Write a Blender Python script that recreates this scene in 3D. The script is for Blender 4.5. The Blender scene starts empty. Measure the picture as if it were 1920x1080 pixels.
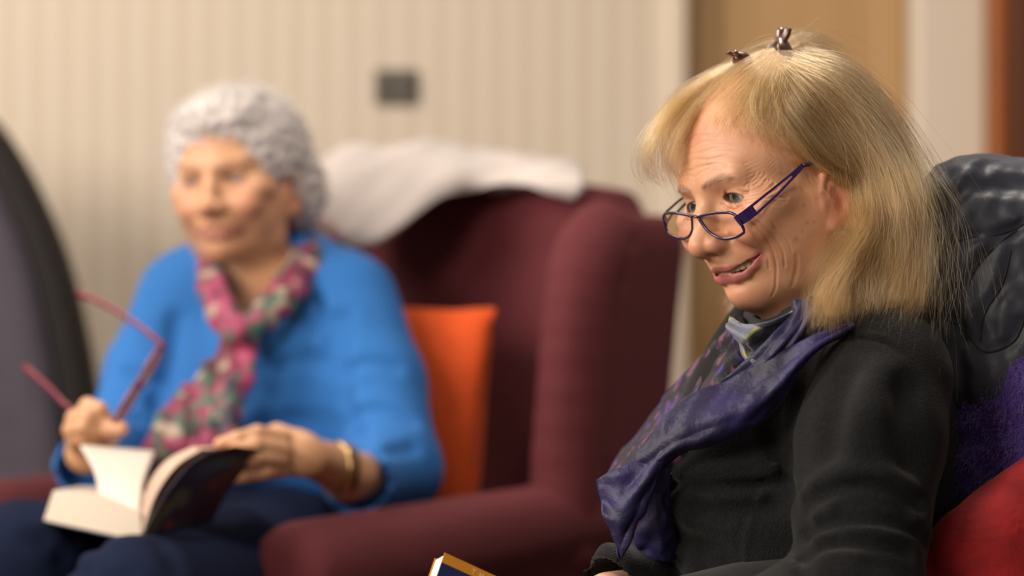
import bpy, bmesh, math, random
import numpy as np
from mathutils import Vector, Matrix
from math import radians, sin, cos, pi

# ------------------------------------------------------------------ camera, world, lights, exposure
S = bpy.context.scene
F = 85 / 36 * 1920            # focal length in pixels of the 1920 wide photograph
CZ = 0.95                     # lens height
cam_d = bpy.data.cameras.new('camera'); cam = bpy.data.objects.new('camera', cam_d)
S.collection.objects.link(cam); S.camera = cam
cam_d.lens = 85; cam_d.sensor_width = 36
cam.location = (0, 0, CZ); cam.rotation_euler = (radians(90), 0, 0)
cam_d.clip_start = 0.05
cam_d.dof.use_dof = True; cam_d.dof.focus_distance = 2.10; cam_d.dof.aperture_fstop = 2.4

S.view_settings.view_transform = 'Standard'; S.view_settings.look = 'None'
S.view_settings.gamma = 1; S.view_settings.use_curve_mapping = False
S.view_settings.exposure = 0.0
W = bpy.data.worlds.new('world'); S.world = W; W.use_nodes = True
W.node_tree.nodes['Background'].inputs[0].default_value = (1.0, 0.9, 0.8, 1)
W.node_tree.nodes['Background'].inputs[1].default_value = 0.22

def area(name, loc, target, size, power, col=(1, .90, .79)):
    d = bpy.data.lights.new(name, 'AREA'); d.energy = power; d.color = col
    d.shape = 'RECTANGLE'; d.size, d.size_y = size
    o = bpy.data.objects.new(name, d); S.collection.objects.link(o); o.location = loc
    o.rotation_euler = (Vector(target) - Vector(loc)).to_track_quat('-Z', 'Y').to_euler()
    return o
area('key_light', (-2.3, 1.35, 2.0), (0.1, 2.5, 0.95), (0.8, 0.8), 66)
area('fill_light', (-1.7, 0.1, 1.9), (0.2, 2.3, 0.95), (0.9, 0.9), 52)
area('ceiling_light', (-1.6, 3.0, 2.4), (-0.3, 3.5, 0.9), (1.2, 0.6), 32)
area('ceiling_light', (0.35, 2.6, 2.55), (0.25, 2.3, 1.0), (0.35, 0.35), 22)

# ------------------------------------------------------------------ helpers
C = S.collection
SC = bpy.context.scene
def P(px, py, Y):             # the point that a pixel of the photograph shows at depth Y
    return np.array([(px - 960) * Y / F, Y, CZ - (py - 540) * Y / F])

def tag(o, label=None, cat=None, group=None, kind=None):
    if label: o['label'] = label
    if cat: o['category'] = cat
    if group: o['group'] = group
    if kind: o['kind'] = kind
    return o
def empty(name, loc=(0, 0, 0)):
    o = bpy.data.objects.new(name, None); C.objects.link(o); o.location = loc
    o.empty_display_size = 0.05
    return o
def wloc(o):
    v = np.zeros(3)
    while o is not None: v = v + np.array(o.location); o = o.parent
    return v
def mesh(name, verts, faces, mat=None, parent=None, loc=None, smooth=True, col=None):
    """verts in world coordinates; the object's origin is its parent's (or loc)"""
    verts = np.asarray(verts, dtype=np.float64).reshape(-1, 3)
    base = wloc(parent) if parent is not None else np.zeros(3)
    off = np.zeros(3) if loc is None else np.asarray(loc, float) - base
    me = bpy.data.meshes.new(name)
    if isinstance(faces, np.ndarray) and faces.ndim == 2:
        n, k = faces.shape
        me.vertices.add(len(verts)); me.vertices.foreach_set('co', (verts - base - off).astype(np.float32).ravel())
        me.loops.add(n * k); me.loops.foreach_set('vertex_index', faces.astype(np.int32).ravel())
        me.polygons.add(n); me.polygons.foreach_set('loop_start', np.arange(0, n * k, k, dtype=np.int32))
        me.polygons.foreach_set('loop_total', np.full(n, k, dtype=np.int32))
        me.update(calc_edges=True)
    else:
        me.from_pydata([tuple(v) for v in (verts - base - off)], [], [tuple(int(i) for i in f) for f in faces])
    me.polygons.foreach_set('use_smooth', [smooth] * len(me.polygons))
    if col is not None:
        a = me.color_attributes.new('Col', 'FLOAT_COLOR', 'POINT')
        a.data.foreach_set('color', np.concatenate([col, np.ones((len(col), 1))], 1).astype(np.float32).ravel())
    me.validate(); me.update()
    o = bpy.data.objects.new(name, me); C.objects.link(o)
    if mat: me.materials.append(mat)
    if parent is not None: o.parent = parent
    o.location = off
    return o
def join(*ms):                # several (verts, faces) into one
    V, Q, n = [], [], 0
    for v, f in ms:
        v = np.asarray(v, float).reshape(-1, 3); V.append(v); Q += [[int(i) + n for i in q] for q in f]; n += len(v)
    return np.concatenate(V), Q

# --- implicit surfaces: fields are built from rounded pieces and polygonised by surface nets
def smin(a, b, k):
    h = np.clip(0.5 + 0.5 * (b - a) / k, 0, 1)
    return b + (a - b) * h - k * h * (1 - h)
def smax(a, b, k): return -smin(-a, -b, k)
def ell(p, c, r, rot=None):
    q = p - np.asarray(c)
    if rot is not None: q = q @ rot
    r = np.asarray(r)
    k0 = np.sqrt(((q / r) ** 2).sum(-1)); k1 = np.sqrt(((q / r ** 2) ** 2).sum(-1)) + 1e-9
    return np.where(k0 < 0.1, -r.min() * .9, k0 * (k0 - 1) / k1)
def cone(p, a, b, ra, rb):
    a = np.asarray(a, float); b = np.asarray(b, float); d = b - a
    t = np.clip(((p - a) @ d) / (d @ d), 0, 1)
    return np.sqrt(((p - a - t[..., None] * d) ** 2).sum(-1)) - (ra + (rb - ra) * t)
def chain(p, pts, rs, k=0.01):
    d = None
    for i in range(len(pts) - 1):
        e = cone(p, pts[i], pts[i + 1], rs[i], rs[i + 1])
        d = e if d is None else smin(d, e, k)
    return d
def seg_d(p, pts):            # distance to a polyline
    d = None
    for i in range(len(pts) - 1):
        e = cone(p, pts[i], pts[i + 1], 0, 0); d = e if d is None else np.minimum(d, e)
    return d
def near(p, pts, m):
    pts = np.asarray(pts, float).reshape(-1, 3)
    return np.flatnonzero(((p > pts.min(0) - m) & (p < pts.max(0) + m)).all(1))
def crease(p, pts, w, amp):   # >0 : a groove, <0 : a ridge
    o = np.zeros(len(p)); i = near(p, pts, 4.5 * w)
    if len(i):
        s = (seg_d(p[i], pts) / w) ** 2; o[i] = amp * (1.25 * np.exp(-s) - .4 * np.exp(-s / 5))
    return o
def bump(p, c, s, amp):       # pushes the surface out
    return -amp * np.exp(-(((p - np.asarray(c)) / np.asarray(s)) ** 2).sum(-1))
def add(d, p, fn, pts, m, k, op=smin):      # blends a local piece in, evaluated only near it
    i = near(p, pts, m + k * 1.5 + .004); o = d.copy()
    if len(i): o[i] = op(d[i], fn(p[i]), k)
    return o
def rotm(x=0, y=0, z=0):
    from mathutils import Euler
    return np.array(Euler((radians(x), radians(y), radians(z))).to_matrix())
def frame(yaw, pitch, roll):
    return rotm(0, roll, 0) @ rotm(0, 0, yaw) @ rotm(pitch, 0, 0)

def nets(f, lo, hi, h, B=8, slack=1.5):
    lo = np.asarray(lo, float); hi = np.asarray(hi, float)
    nb = np.ceil((hi - lo) / (h * B)).astype(int) + 1
    g = np.stack(np.meshgrid(*[np.arange(n) for n in nb], indexing='ij'), -1).reshape(-1, 3)
    cen = lo + (g + .5) * B * h
    keep = []
    for i in range(0, len(g), 200000):
        keep.append(np.abs(f(cen[i:i + 200000])) < B * h * .87 * slack + h)
    g = g[np.concatenate(keep)]
    N1 = B + 1
    li = np.stack(np.meshgrid(*[np.arange(N1)] * 3, indexing='ij'), -1).reshape(-1, 3)
    big = (nb * B + 4).astype(np.int64)
    key = lambda c: ((c[..., 0] + 1) * big[1] + (c[..., 1] + 1)) * big[2] + (c[..., 2] + 1)
    VK, VP, E = [], [], []
    co = [(a, b, c) for a in (0, 1) for b in (0, 1) for c in (0, 1)]
    ed = [(i, j) for i in range(8) for j in range(i + 1, 8) if sum(abs(co[i][k] - co[j][k]) for k in range(3)) == 1]
    for i0 in range(0, len(g), 300):
        gb = g[i0:i0 + 300]
        gi = gb[:, None, :] * B + li[None]
        v = f((lo + gi * h).reshape(-1, 3)).reshape(len(gb), N1, N1, N1)
        s = v < 0
        cs = [v[:, a:a + B, b:b + B, c:c + B] for a, b, c in co]
        ss = [s[:, a:a + B, b:b + B, c:c + B] for a, b, c in co]
        cnt = sum(x.astype(int) for x in ss)
        act = np.argwhere((cnt > 0) & (cnt < 8))
        if len(act) == 0: continue
        va = np.stack([c_[tuple(act.T)] for c_ in cs], 1)
        acc = np.zeros((len(act), 3)); n = np.zeros(len(act))
        for a, b in ed:
            m = (va[:, a] < 0) != (va[:, b] < 0)
            t = np.where(m, va[:, a] / np.where(m, va[:, a] - va[:, b], 1), 0)
            pa, pb = np.array(co[a], float), np.array(co[b], float)
            acc += np.where(m[:, None], pa + t[:, None] * (pb - pa), 0); n += m
        gc = gb[act[:, 0]] * B + act[:, 1:]
        VK.append(key(gc)); VP.append(lo + (gc + acc / n[:, None]) * h)
        for ax in range(3):
            sl = [slice(0, B)] * 3; sh = list(sl); sh[ax] = slice(1, N1)
            a_, b_ = s[(slice(None), *sl)], s[(slice(None), *sh)]
            e = np.argwhere(a_ != b_)
            if len(e) == 0: continue
            gc = gb[e[:, 0]] * B + e[:, 1:]
            o1, o2 = (ax + 1) % 3, (ax + 2) % 3
            d1 = np.zeros(3, int); d1[o1] = 1; d2 = np.zeros(3, int); d2[o2] = 1
            q = np.stack([key(gc - d1 - d2), key(gc - d2), key(gc), key(gc - d1)], 1)
            fl = ~a_[tuple(e.T)]
            q[fl] = q[fl][:, ::-1]
            E.append(q)
    VK = np.concatenate(VK); VP = np.concatenate(VP); E = np.concatenate(E)
    VK, iu = np.unique(VK, return_index=True); VP = VP[iu]
    ix = np.searchsorted(VK, E); ix = np.clip(ix, 0, len(VK) - 1)
    ok = (VK[ix] == E).all(1)
    Q = ix[ok]
    for _ in range(1):        # settle the vertices on the surface
        d = f(VP); e = h * .4
        G = np.stack([f(VP + np.eye(3)[k] * e) - d for k in range(3)], 1) / e
        n2 = (G ** 2).sum(1) + 1e-3
        st = (d / n2)[:, None] * G
        ln = np.sqrt((st ** 2).sum(1))[:, None] + 1e-12
        VP = VP - st * np.minimum(1, h * .6 / ln)
    return VP, Q

# --- swept tubes, ribbons, boxes
def spline(pts, n):           # Catmull-Rom through the points
    p = np.asarray(pts, float)
    if len(p) < 3:
        t = np.linspace(0, 1, n)[:, None]; return p[0] * (1 - t) + p[-1] * t
    e = np.concatenate([[2 * p[0] - p[1]], p, [2 * p[-1] - p[-2]]])
    t = np.linspace(0, len(p) - 1, n); i = np.minimum(t.astype(int), len(p) - 2); u = (t - i)[:, None]
    a, b, c, d = e[i], e[i + 1], e[i + 2], e[i + 3]
    return .5 * ((2 * b) + (-a + c) * u + (2 * a - 5 * b + 4 * c - d) * u ** 2 + (-a + 3 * b - 3 * c + d) * u ** 3)
def tube(pts, r, k=8, closed=False, n=None, flat=1.0, up=(0, 0, 1)):
    pts = spline(pts, n) if n else np.asarray(pts, float)
    m = len(pts); r = np.interp(np.linspace(0, 1, m), np.linspace(0, 1, len(np.atleast_1d(r))), np.atleast_1d(r))
    T = np.gradient(pts, axis=0) if not closed else np.roll(pts, -1, 0) - np.roll(pts, 1, 0)
    T /= np.linalg.norm(T, axis=1)[:, None] + 1e-12
    up = np.asarray(up, float); V = []
    for i in range(m):
        a = np.cross(T[i], up)
        if np.linalg.norm(a) < 1e-3: a = np.cross(T[i], (1, 0.3, 0))
        a /= np.linalg.norm(a); b = np.cross(a, T[i])
        for j in range(k):
            th = 2 * pi * j / k; V.append(pts[i] + r[i] * (cos(th) * a + sin(th) * b * flat))
    Q = []
    for i in range(m if closed else m - 1):
        for j in range(k):
            i2 = (i + 1) % m
            Q.append([i * k + j, i * k + (j + 1) % k, i2 * k + (j + 1) % k, i2 * k + j])
    if not closed: Q += [list(range(k))[::-1], [(m - 1) * k + j for j in range(k)]]
    return np.array(V), Q
def grid_faces(nu, nv):
    i, j = np.meshgrid(np.arange(nu - 1), np.arange(nv - 1), indexing='ij')
    a = (i * nv + j).ravel()
    return np.stack([a, a + nv, a + nv + 1, a + 1], 1)
def sheet(ctrl, nu, nv):      # smooth surface through a grid of control points [rows][cols]
    c = np.asarray(ctrl, float)
    r = np.stack([spline(row, nv) for row in c], 0)
    s = np.stack([spline(r[:, j], nu) for j in range(nv)], 1)
    return s
def solid(o, t, off=0.0):
    m = o.modifiers.new('thickness', 'SOLIDIFY'); m.thickness = t; m.offset = off; return o
def bevel(o, w, seg=3):
    m = o.modifiers.new('bevel', 'BEVEL'); m.width = w; m.segments = seg; m.limit_method = 'ANGLE'; return o
def box(lo, hi):
    (a, b, c), (d, e, f) = lo, hi
    V = [(a, b, c), (d, b, c), (d, e, c), (a, e, c), (a, b, f), (d, b, f), (d, e, f), (a, e, f)]
    return np.array(V, float), [[0, 3, 2, 1], [4, 5, 6, 7], [0, 1, 5, 4], [1, 2, 6, 5], [2, 3, 7, 6], [3, 0, 4, 7]]
def vnoise(p, s, seed=0):     # cheap smooth pseudo-noise, -1..1
    r = np.random.RandomState(seed); o = np.zeros(len(p))
    for k in range(5):
        w = r.normal(size=3); w = w / np.linalg.norm(w) * s * (1 + .5 * k); o += np.sin(p @ w + r.uniform(0, 6.28) + 1.3 * np.sin(p @ (w[[1, 2, 0]] * .7) + k))
    return o / 3.2

# --- materials
def hexc(h):
    c = [int(h[i:i + 2], 16) / 255 for i in (0, 2, 4)]
    return tuple((x / 12.92 if x <= .04045 else ((x + .055) / 1.055) ** 2.4) for x in c)
def mat(name, col, rough=.7, bump_s=None, bump=.3, dist=.001, var=0, var_s=8, sheen=0, sheen_tint=None, spec=.5, coat=0, metal=0, sss=0, attr=False, ior=1.45, trans=0, alpha=1, emit=None):
    m = bpy.data.materials.new(name); m.use_nodes = True; nt = m.node_tree; N = nt.nodes; b = N['Principled BSDF']
    if isinstance(col, str): col = hexc(col)
    L = nt.links.new
    b.inputs['Roughness'].default_value = rough; b.inputs['Specular IOR Level'].default_value = spec
    b.inputs['Metallic'].default_value = metal; b.inputs['Coat Weight'].default_value = coat; b.inputs['IOR'].default_value = ior
    b.inputs['Transmission Weight'].default_value = trans; b.inputs['Alpha'].default_value = alpha
    b.inputs['Sheen Weight'].default_value = sheen; b.inputs['Sheen Roughness'].default_value = .4
    if sheen_tint: b.inputs['Sheen Tint'].default_value = (*sheen_tint, 1)
    b.inputs['Base Color'].default_value = (*col, 1)
    src = None
    if attr:
        a = N.new('ShaderNodeVertexColor'); a.layer_name = 'Col'; src = a.outputs['Color']; L(src, b.inputs['Base Color'])
    tc = N.new('ShaderNodeTexCoord')
    if var:
        n = N.new('ShaderNodeTexNoise'); n.inputs['Scale'].default_value = var_s; n.inputs['Detail'].default_value = 6
        L(tc.outputs['Object'], n.inputs['Vector'])
        h = N.new('ShaderNodeHueSaturation'); r = N.new('ShaderNodeMapRange')
        r.inputs['To Min'].default_value = 1 - var; r.inputs['To Max'].default_value = 1 + var
        r.inputs['From Min'].default_value = .3; r.inputs['From Max'].default_value = .7
        L(n.outputs['Fac'], r.inputs['Value']); L(r.outputs['Result'], h.inputs['Value'])
        if src: L(src, h.inputs['Color'])
        else: h.inputs['Color'].default_value = (*col, 1)
        L(h.outputs['Color'], b.inputs['Base Color'])
    if bump_s:
        n = N.new('ShaderNodeTexNoise'); n.inputs['Scale'].default_value = bump_s; n.inputs['Detail'].default_value = 5
        L(tc.outputs['Object'], n.inputs['Vector'])
        u = N.new('ShaderNodeBump'); u.inputs['Strength'].default_value = bump; u.inputs['Distance'].default_value = dist
        L(n.outputs['Fac'], u.inputs['Height']); L(u.outputs['Normal'], b.inputs['Normal'])
    if sss:
        b.inputs['Subsurface Weight'].default_value = sss; b.inputs['Subsurface Radius'].default_value = (1, .35, .2); b.inputs['Subsurface Scale'].default_value = .006
    if emit: b.inputs['Emission Color'].default_value = (*col, 1); b.inputs['Emission Strength'].default_value = emit
    return m
# ------------------------------------------------------------------ the room
def stripe_mat(name, c1, c2, scale, rough=.8):
    m = mat(name, c1, rough, bump_s=300, bump=.15, dist=.0005); nt = m.node_tree; N = nt.nodes; L = nt.links.new
    w = N.new('ShaderNodeTexWave'); w.bands_direction = 'X'; w.inputs['Scale'].default_value = scale; w.inputs['Distortion'].default_value = .4; w.inputs['Detail'].default_value = 2
    tc = N.new('ShaderNodeTexCoord'); mx = N.new('ShaderNodeMix'); mx.data_type = 'RGBA'
    mp = N.new('ShaderNodeMapping'); mp.inputs['Scale'].default_value = (1, 1, .01)
    L(tc.outputs['Object'], mp.inputs['Vector']); L(mp.outputs[0], w.inputs['Vector']); L(w.outputs['Fac'], mx.inputs['Factor'])
    mx.inputs['A'].default_value = (*c1, 1); mx.inputs['B'].default_value = (*c2, 1)
    L(mx.outputs['Result'], N['Principled BSDF'].inputs['Base Color']); return m
def wood_mat(name, c1, c2, rough=.4):
    m = mat(name, c1, rough); nt = m.node_tree; N = nt.nodes; L = nt.links.new
    n = N.new('ShaderNodeTexNoise'); n.inputs['Scale'].default_value = 3; n.inputs['Detail'].default_value = 8
    tc = N.new('ShaderNodeTexCoord'); mp = N.new('ShaderNodeMapping'); mp.inputs['Scale'].default_value = (9, 9, .7)
    mx = N.new('ShaderNodeMix'); mx.data_type = 'RGBA'
    L(tc.outputs['Object'], mp.inputs['Vector']); L(mp.outputs[0], n.inputs['Vector']); L(n.outputs['Fac'], mx.inputs['Factor'])
    mx.inputs['A'].default_value = (*c1, 1); mx.inputs['B'].default_value = (*c2, 1)
    L(mx.outputs['Result'], N['Principled BSDF'].inputs['Base Color']); return m
M_wall = stripe_mat('striped_wallpaper', hexc('cdbfae'), hexc('c3b3a0'), 6)
M_carpet = mat('carpet', hexc('6b5a50'), .95, bump_s=400, bump=.6, var=.15, var_s=40)
M_white = mat('white_paint', hexc('d9c9b6'), .5, bump_s=80, bump=.05)
M_trim = mat('cream_gloss_paint', hexc('d3c2ae'), .35)
M_oak = wood_mat('pale_oak', hexc('c29d6e'), hexc('a98458'))
M_brown = wood_mat('brown_wood', hexc('aa5c0a'), hexc('803f03'), .35)
M_brown2 = wood_mat('dark_brown_wood', hexc('66300a'), hexc('482005'), .35)
YW = 4.4
X = lambda px, Y=YW: (px - 960) * Y / F
def struct(name, lo, hi, m, parent=None, bv=.004):
    v, q = box(lo, hi); o = mesh(name, v, q, m, parent, smooth=False)
    if bv: bevel(o, bv, 2)
    if parent is None: o['kind'] = 'structure'
    return o
struct('floor', (-3.2, -1.2, -.05), (3.2, YW + .3, 0), M_carpet, bv=0)
struct('wall_back', (-3.2, YW, 0), (X(1246), YW + .12, 2.7), M_wall, bv=0)
struct('wall_back', (X(1846), YW + .05, 0), (3.2, YW + .12, 2.7), M_wall, bv=0)
struct('wall_back', (X(1246), YW, 2.25), (X(1846), YW + .12, 2.7), M_wall, bv=0)
struct('baseboard_back', (-3.2, YW - .018, 0), (X(1240), YW, .12), M_trim)
t1 = struct('trim_1', (X(1246), YW - .03, 0), (X(1288), YW + .12, 2.25), M_trim, bv=.008)
struct('trim_2', (X(1708), YW - .035, 0), (X(1846), YW + .12, 2.25), M_white, bv=.012)
struct('trim_3', (X(1288), YW - .02, 2.14), (X(1708), YW + .12, 2.25), M_trim)
d1 = struct('door_1', (X(1288), YW + .06, 0), (X(1708), YW + .10, 2.14), M_oak)
struct('door_stile', (X(1290), YW + .045, .0), (X(1352), YW + .06, 2.14), M_oak, d1)
struct('door_stile', (X(1650), YW + .045, .0), (X(1704), YW + .06, 2.14), M_oak, d1)
struct('door_rail', (X(1352), YW + .045, 1.98), (X(1650), YW + .06, 2.14), M_oak, d1)
struct('door_rail', (X(1352), YW + .045, .0), (X(1650), YW + .06, .2), M_oak, d1)
d2 = struct('door_2', (X(1846), YW - .07, 0), (X(2200), YW + .05, 2.2), M_brown)
struct('door_rail', (X(1882), YW - .085, 0), (X(1990), YW - .07, 2.2), M_brown2, d2)
struct('door_stile', (X(1848), YW - .085, 0), (X(1868), YW - .07, 2.2), M_brown, d2)
# switch
M_steel = mat('brushed_grey_plate', hexc('5d564c'), .4, metal=.3)
M_steel2 = mat('dark_grey_rocker', hexc('49443c'), .35)
sw = empty('light_switch', tuple(P(742, 163, YW)))
tag(sw, 'dark grey rectangular double light switch on the striped wallpaper', 'light switch')
a = P(702, 195, YW); b = P(783, 131, YW)
v, q = box((a[0], YW - .012, a[2]), (b[0], YW, b[2])); bevel(mesh('switch_plate', v, q, M_steel, sw, smooth=False), .004)
for k in (0, 1):
    w = (b[0] - a[0]) / 2; x0 = a[0] + w * k + .008
    v, q = box((x0, YW - .017, a[2] + .012), (x0 + w - .016, YW - .010, b[2] - .012)); bevel(mesh('rocker', v, q, M_steel2, sw, smooth=False), .002)
# ------------------------------------------------------------------ chairs
def rbox(p, c, h, r, rot=None):
    q = p - np.asarray(c)
    if rot is not None: q = q @ rot
    d = np.abs(q) - (np.asarray(h) - r)
    return np.sqrt((np.maximum(d, 0) ** 2).sum(-1)) + np.minimum(d.max(-1), 0) - r
def place(name, fn, lo, hi, h, m, parent, Mx, O, col=None, loc=None):
    V, Q = nets(fn, lo, hi, h)
    return mesh(name, V @ Mx.T + O, Q, m, parent, col=None if col is None else col(V), loc=loc)
def wing_chair(name, B, yaw, m, mleg, h=.011, wings=True, drop=0.0):
    Mx = frame(yaw, 0, 0); O = np.array([B[0], B[1], 0.]); root = empty(name, (B[0], B[1], 0))
    lean = rotm(-9, 0, 0)
    top = lambda p: 1.105 - .35 * p[:, 0] ** 2 - 1.1 * np.maximum(np.abs(p[:, 0]) - .24, 0)
    def back(p):
        d = rbox(p, (0, .315, .76), (.30, .055, .38), .045, lean)
        d = smax(d, (p[:, 2] - top(p)) * .9, .04)
        return d + crease(p, [(-.29, .27, .50), (.29, .27, .50)], .02, .004)
    place('back', back, (-.40, .15, .30), (.40, .48, 1.2), h, m, root, Mx, O)
    for s in (-1, 1) if wings else ():
        def wing(p, s=s):
            q = p * (s, 1, 1)
            d = rbox(q, (.345, .235, .84), (.034, .115, .27), .032, rotm(-9, 0, 0) @ rotm(0, 0, 10))
            z = q[:, 2]; y = q[:, 1]
            d = smax(d, (z - 1.050 + .35 * np.maximum(.25 - y, 0)) * .9, .05)
            fr_ = chain(q, spline([(.345, .115, .66), (.352, .120, .78), (.352, .135, .90), (.345, .165, .99), (.335, .215, 1.026)], 13), np.linspace(.034, .036, 13), .004)
            d = smin(d, fr_, .02)
            return d + crease(q, spline([(.392, .158, .64), (.396, .162, .78), (.394, .176, .90), (.384, .205, .99), (.362, .25, 1.03)], 12), .007, .008)
        place('wing', wing, (.24 if s > 0 else -.44, .02, .5), (.44 if s > 0 else -.24, .48, 1.15), h * .9, m, root, Mx, O)
    for s in (-1, 1):
        def arm(p, s=s):
            q = p * (s, 1, 1) + (0, 0, drop)
            d = rbox(q, (.335, -.045, .43), (.045, .315, .23), .035)
            roll = cone(q, (.348, -.320, .622), (.340, .22, .655), .066, .052)
            d = smin(d, smax(roll, -(q[:, 1] + .358), .02), .02)
            return d + crease(q, [(.348 + .056 * math.cos(t), -.356, .622 + .056 * math.sin(t)) for t in np.linspace(-.6, 3.7, 12)], .006, .004)
        place('arm', arm, (.24 if s > 0 else -.44, -.42, .15), (.44 if s > 0 else -.24, .30, .76), h * .9, m, root, Mx, O)
    place('seat_cushion', lambda p: rbox(p, (0, -.02, .43), (.29, .29, .075), .05), (-.34, -.36, .3), (.34, .32, .55), h * 1.4, m, root, Mx, O)
    place('seat_base', lambda p: rbox(p, (0, .02, .265), (.36, .30, .095), .03), (-.4, -.34, .12), (.4, .38, .4), h * 1.6, m, root, Mx, O)
    for x in (-.29, .29):
        for y in (-.24, .28):
            v, q = tube([(x, y, .175), (x * 1.03, y * 1.04, .0)], [.026, .016], 12, n=4); mesh('leg', v @ Mx.T + O, q, mleg, root)
    return root, Mx, O
M_burg = mat('burgundy_velvet', hexc('55181f'), .85, bump_s=500, bump=.3, dist=.0008, var=.08, var_s=14, sheen=.12, sheen_tint=(.8, .3, .3))
M_leg = mat('dark_wood_leg', hexc('3a2216'), .4)
ch, CM, CO = wing_chair('armchair', (-.279, 3.20), -42, M_burg, M_leg)
tag(ch, 'burgundy velvet wingback armchair that the white-haired woman in blue sits in', 'armchair')
# white throw over the back of the chair
M_throw = mat('white_throw_fabric', hexc('bdb2ad'), .9, bump_s=220, bump=.5, dist=.002, sheen=.3)
rows = [
    [P(575, 470, 3.62), P(650, 500, 3.58), P(760, 470, 3.56), P(860, 420, 3.56), P(960, 400, 3.52), P(1080, 420, 3.42)],
    [P(570, 350, 3.58), P(660, 325, 3.56), P(780, 305, 3.54), P(880, 305, 3.52), P(970, 318, 3.48), P(1085, 345, 3.38)],
    [P(566, 330, 3.50), P(660, 296, 3.47), P(770, 288, 3.46), P(870, 293, 3.45), P(955, 308, 3.42), P(1088, 334, 3.32)],
    [P(552, 372, 3.40), P(640, 350, 3.34), P(740, 330, 3.34), P(840, 316, 3.36), P(945, 326, 3.35), P(1092, 350, 3.27)],
    [P(562, 425, 3.38), P(645, 430, 3.29), P(745, 400, 3.29), P(835, 345, 3.32), P(930, 340, 3.33), P(1088, 360, 3.27)],
    [P(580, 460, 3.38), P(655, 470, 3.28), P(745, 434, 3.28), P(826, 372, 3.31), P(905, 346, 3.33), P(1080, 366, 3.28)]]
s = sheet(rows, 50, 90); sv = s.reshape(-1, 3)
sv = sv + np.stack([vnoise(sv, 22, 1) * 0, vnoise(sv, 25, 2) * .012, vnoise(sv, 30, 3) * .008], 1)
o = mesh('throw', sv, grid_faces(50, 90), M_throw, loc=P(820, 330, 3.45)); solid(o, .022); tag(o, 'white throw draped over the top of the burgundy armchair back', 'throw')
# orange cushion
def pillow(p, w, h, t):
    u = p[:, 0] / w; v = p[:, 2] / h
    e = np.clip((1 - np.abs(u) ** 2.6), 0, 1) * np.clip((1 - np.abs(v) ** 2.6), 0, 1)
    T_ = t * e ** .45 + .001
    du = np.maximum(np.abs(p[:, 0]) - w * (1 - .05 * (1 - v * v)), 0); dv = np.maximum(np.abs(p[:, 2]) - h * (1 - .05 * (1 - u * u)), 0)
    return np.maximum((np.abs(p[:, 1]) - T_) * .55, np.sqrt(du ** 2 + dv ** 2) - .004) + .0012 * np.sin(p[:, 0] * 40 + p[:, 2] * 25)
M_orange = mat('orange_wool', hexc('c94a14'), .9, bump_s=350, bump=.5, dist=.001, var=.07, var_s=30, sheen=.2, sheen_tint=(1, .5, .2))
Mo = frame(-30, -7, 2); Oo = P(712, 805, 3.20)
o = place('cushion', lambda p: pillow(p, .155, .165, .05), (-.22, -.09, -.24), (.22, .09, .24), .007, M_orange, None, Mo, Oo, loc=Oo)
tag(o, 'orange wool cushion standing in the burgundy armchair beside the woman in blue', 'cushion')
# grey high-backed chair at the edge of the picture
M_grey = mat('grey_fabric', hexc('48424c'), .9, bump_s=300, bump=.4, var=.08, var_s=20)
M_black = mat('black_side_fabric', hexc('1e1918'), .85, bump_s=300, bump=.3)
gc = empty('high_back_chair', (-1.1, 3.7, 0)); tag(gc, 'grey high-backed chair with black sides at the picture edge beside the red glasses', 'chair')
rt = [(-120, 168), (-40, 200), (22, 268), (85, 385), (130, 500), (160, 620), (182, 750), (195, 900), (200, 1080), (205, 1160)]
out = [P(-500 - x, y, 3.78) for x, y in rt[::-1]] + [P(-250, 155, 3.78)] + [P(x, y, 3.78) for x, y in rt]
oc = spline(out, 60)
L2 = oc.copy(); mid = P(-250, 760, 3.78)
def slab(oc, inset, y0, y1, m, name):
    d = oc - mid; n_ = d / np.linalg.norm(d, axis=1)[:, None]; c = oc - n_ * inset
    ring = lambda y, k: c * (1, 0, 1) - n_ * (1, 0, 1) * k + (0, y, 0)
    R_ = [ring(y0, .05), ring(y0, .02), ring(y0 + .012, .004), ring(y0 + .03, 0), ring(y1 - .03, 0), ring(y1, .03)]
    bt = P(-250, 1160, 3.78); base_f = np.repeat((bt * (1, 0, 1) + (0, y0 - .01, 0))[None], 60, 0); base_b = np.repeat((bt * (1, 0, 1) + (0, y1, 0))[None], 60, 0)
    R_ = [base_f] + R_ + [base_b]
    V = np.concatenate(R_); return mesh(name, V, grid_faces(len(R_), 60), m, gc)
slab(oc, 0.0, 3.72, 3.84, M_black, 'back_shell')
slab(oc, .050, 3.695, 3.74, M_grey, 'back_pad')
v, q = box((-1.38, 3.22, .36), (-.66, 3.8, .50)); bevel(mesh('seat', v, q, M_grey, gc, smooth=False), .03)
for x in (-1.28, -.68):
    for y in (3.1, 3.78): mesh('leg', *tube([(x, y, .37), (x, y, 0)], .02, 10, n=3), M_leg, gc)
M_skin = mat('skin', (.7, .4, .3), .43, bump_s=900, bump=.25, dist=.0006, var=.06, var_s=60, sss=.25, attr=True, spec=.45)
M_eye = mat('eye', (.8, .8, .8), .08, attr=True, spec=.6, coat=.5)
M_tooth = mat('tooth', hexc('c9b193'), .25, spec=.5)
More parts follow.
